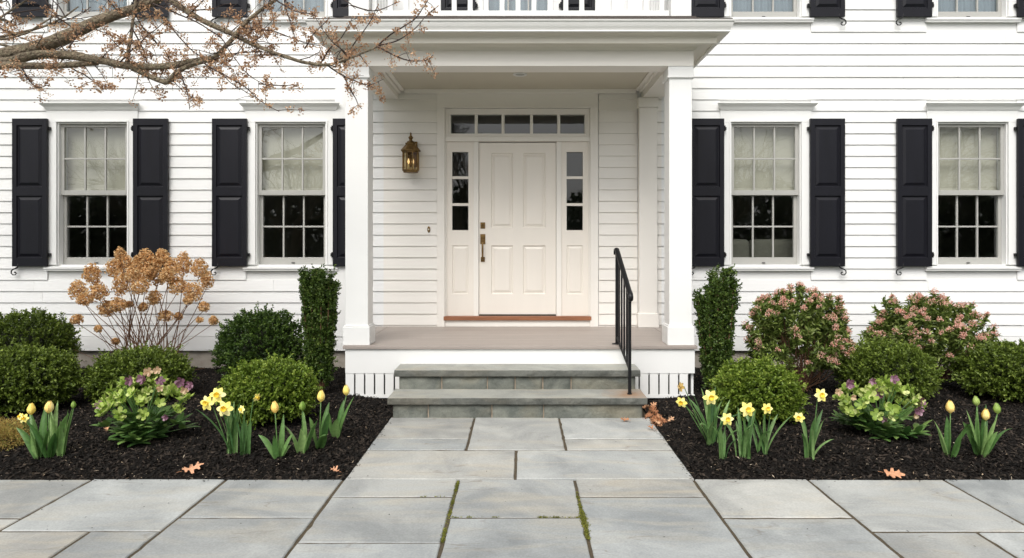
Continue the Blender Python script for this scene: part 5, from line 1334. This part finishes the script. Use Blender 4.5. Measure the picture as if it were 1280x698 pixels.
# bud clusters: little stars of scales round each twig node
BP = np.array([tuple(b) for b in BUD]); BP = BP[g.random(len(BP)) < .62]; n = len(BP); per = 17
C = np.repeat(BP, per, 0) + g.normal(0, .014, (n * per, 3)); D = unit(g.normal(size=(n * per, 3)))
sz = np.repeat(g.uniform(.6, 1.15, n), per)
v1, f1 = leaves(C, D, .019 * sz, .012 * sz, g, .35); v2, f2 = leaves(C, D, .019 * sz, .012 * sz, g, .35)
rn = np.clip(np.repeat(g.random(n), per) * .5 + g.random(n * per) * .5, 0, 1)
V, F, Rr = merge([(v1, f1, np.repeat(rn, 2)), (v2, f2, np.repeat(rn, 2))])
tag(np_mesh('buds', V, F, M['bud'], tree, Rr), kind='stuff')

# ------------------------------------------------------------------ across the lawn: bare trees and evergreens that the window panes mirror
def bare_tree(seed, H):
    g = np.random.default_rng(seed); mb = MB(); tw = MB()
    def br(p, d, l, r, dep):
        q = [p]
        for k in range(3): d = (d + Vector(g.normal(0, .12, 3)) + Vector((0, 0, .04))).normalized(); q.append(q[-1] + d * l / 3)
        (mb if dep > 2 else tw).tube(q, [r, r * .86, r * .74, r * .62], 6 if dep > 2 else 3, False)
        if dep == 0: return
        for k in range(4 if dep > 3 else 3):
            i = int(g.integers(1, 4)); dd = (d + Vector(unit(g.normal(size=3))) * .7).normalized(); br(q[i] if k else q[3], dd, l * g.uniform(.62, .82), r * .58, dep - 1)
    br(Vector((0, 0, -.1)), Vector((0, 0, 1)), H * .30, H * .018, 6)
    return mb, tw
protos = []
NM = ['spreading', 'tall', 'slim', 'wide', 'leaning']
for i, (x, y, H, rz) in enumerate([(-11, -24, 9, 0), (-3.5, -27, 11, 1), (4.5, -23, 9.5, 2), (11, -26, 10, 3), (-19, -27, 11, 4), (19, -25, 9, 5)]):
    root = thing('bare_tree', ['bare tree mirrored in the far left panes', 'bare tree mirrored in the left panes near the porch', 'bare tree mirrored in the door sidelight', 'bare tree mirrored in the right panes', 'outermost bare tree across the lawn on the left', 'outermost bare tree across the lawn on the right'][i], 'tree', (x, y, -.05), rz, 'bare trees across the lawn behind the viewer')
    if i < 2:
        a, b = bare_tree(200 + i, H); ob = [a.build('trunk', M['bark'], root), b.build('twigs', M['twig'], root)]; protos.append(ob)
    else:
        for o in protos[i % 2]: c = o.copy(); COL.objects.link(c); c.parent = root
g = np.random.default_rng(300); n = 42000
X = g.uniform(-45, 45, n); hgt = 4.6 + 1.8 * np.array([mnoise.noise(Vector((x * .25, 1, 1))) for x in X]) + .5 * np.array([mnoise.noise(Vector((x * 1.1, 5, 1))) for x in X])
Z = g.random(n) ** .8 * np.maximum(hgt, .8); Y = -31 + g.normal(0, .8, n); P = np.stack([X, Y, Z - .05], 1)
V, F = leaves(P, unit(g.normal(size=(n, 3))), .42, .26, g)
tag(np_mesh('evergreen_hedge', V, F, M['hedge'], rnd=np.repeat(g.random(n), 2)), 'dark evergreen belt across the lawn mirrored in the lower panes', 'hedge', kind='stuff')
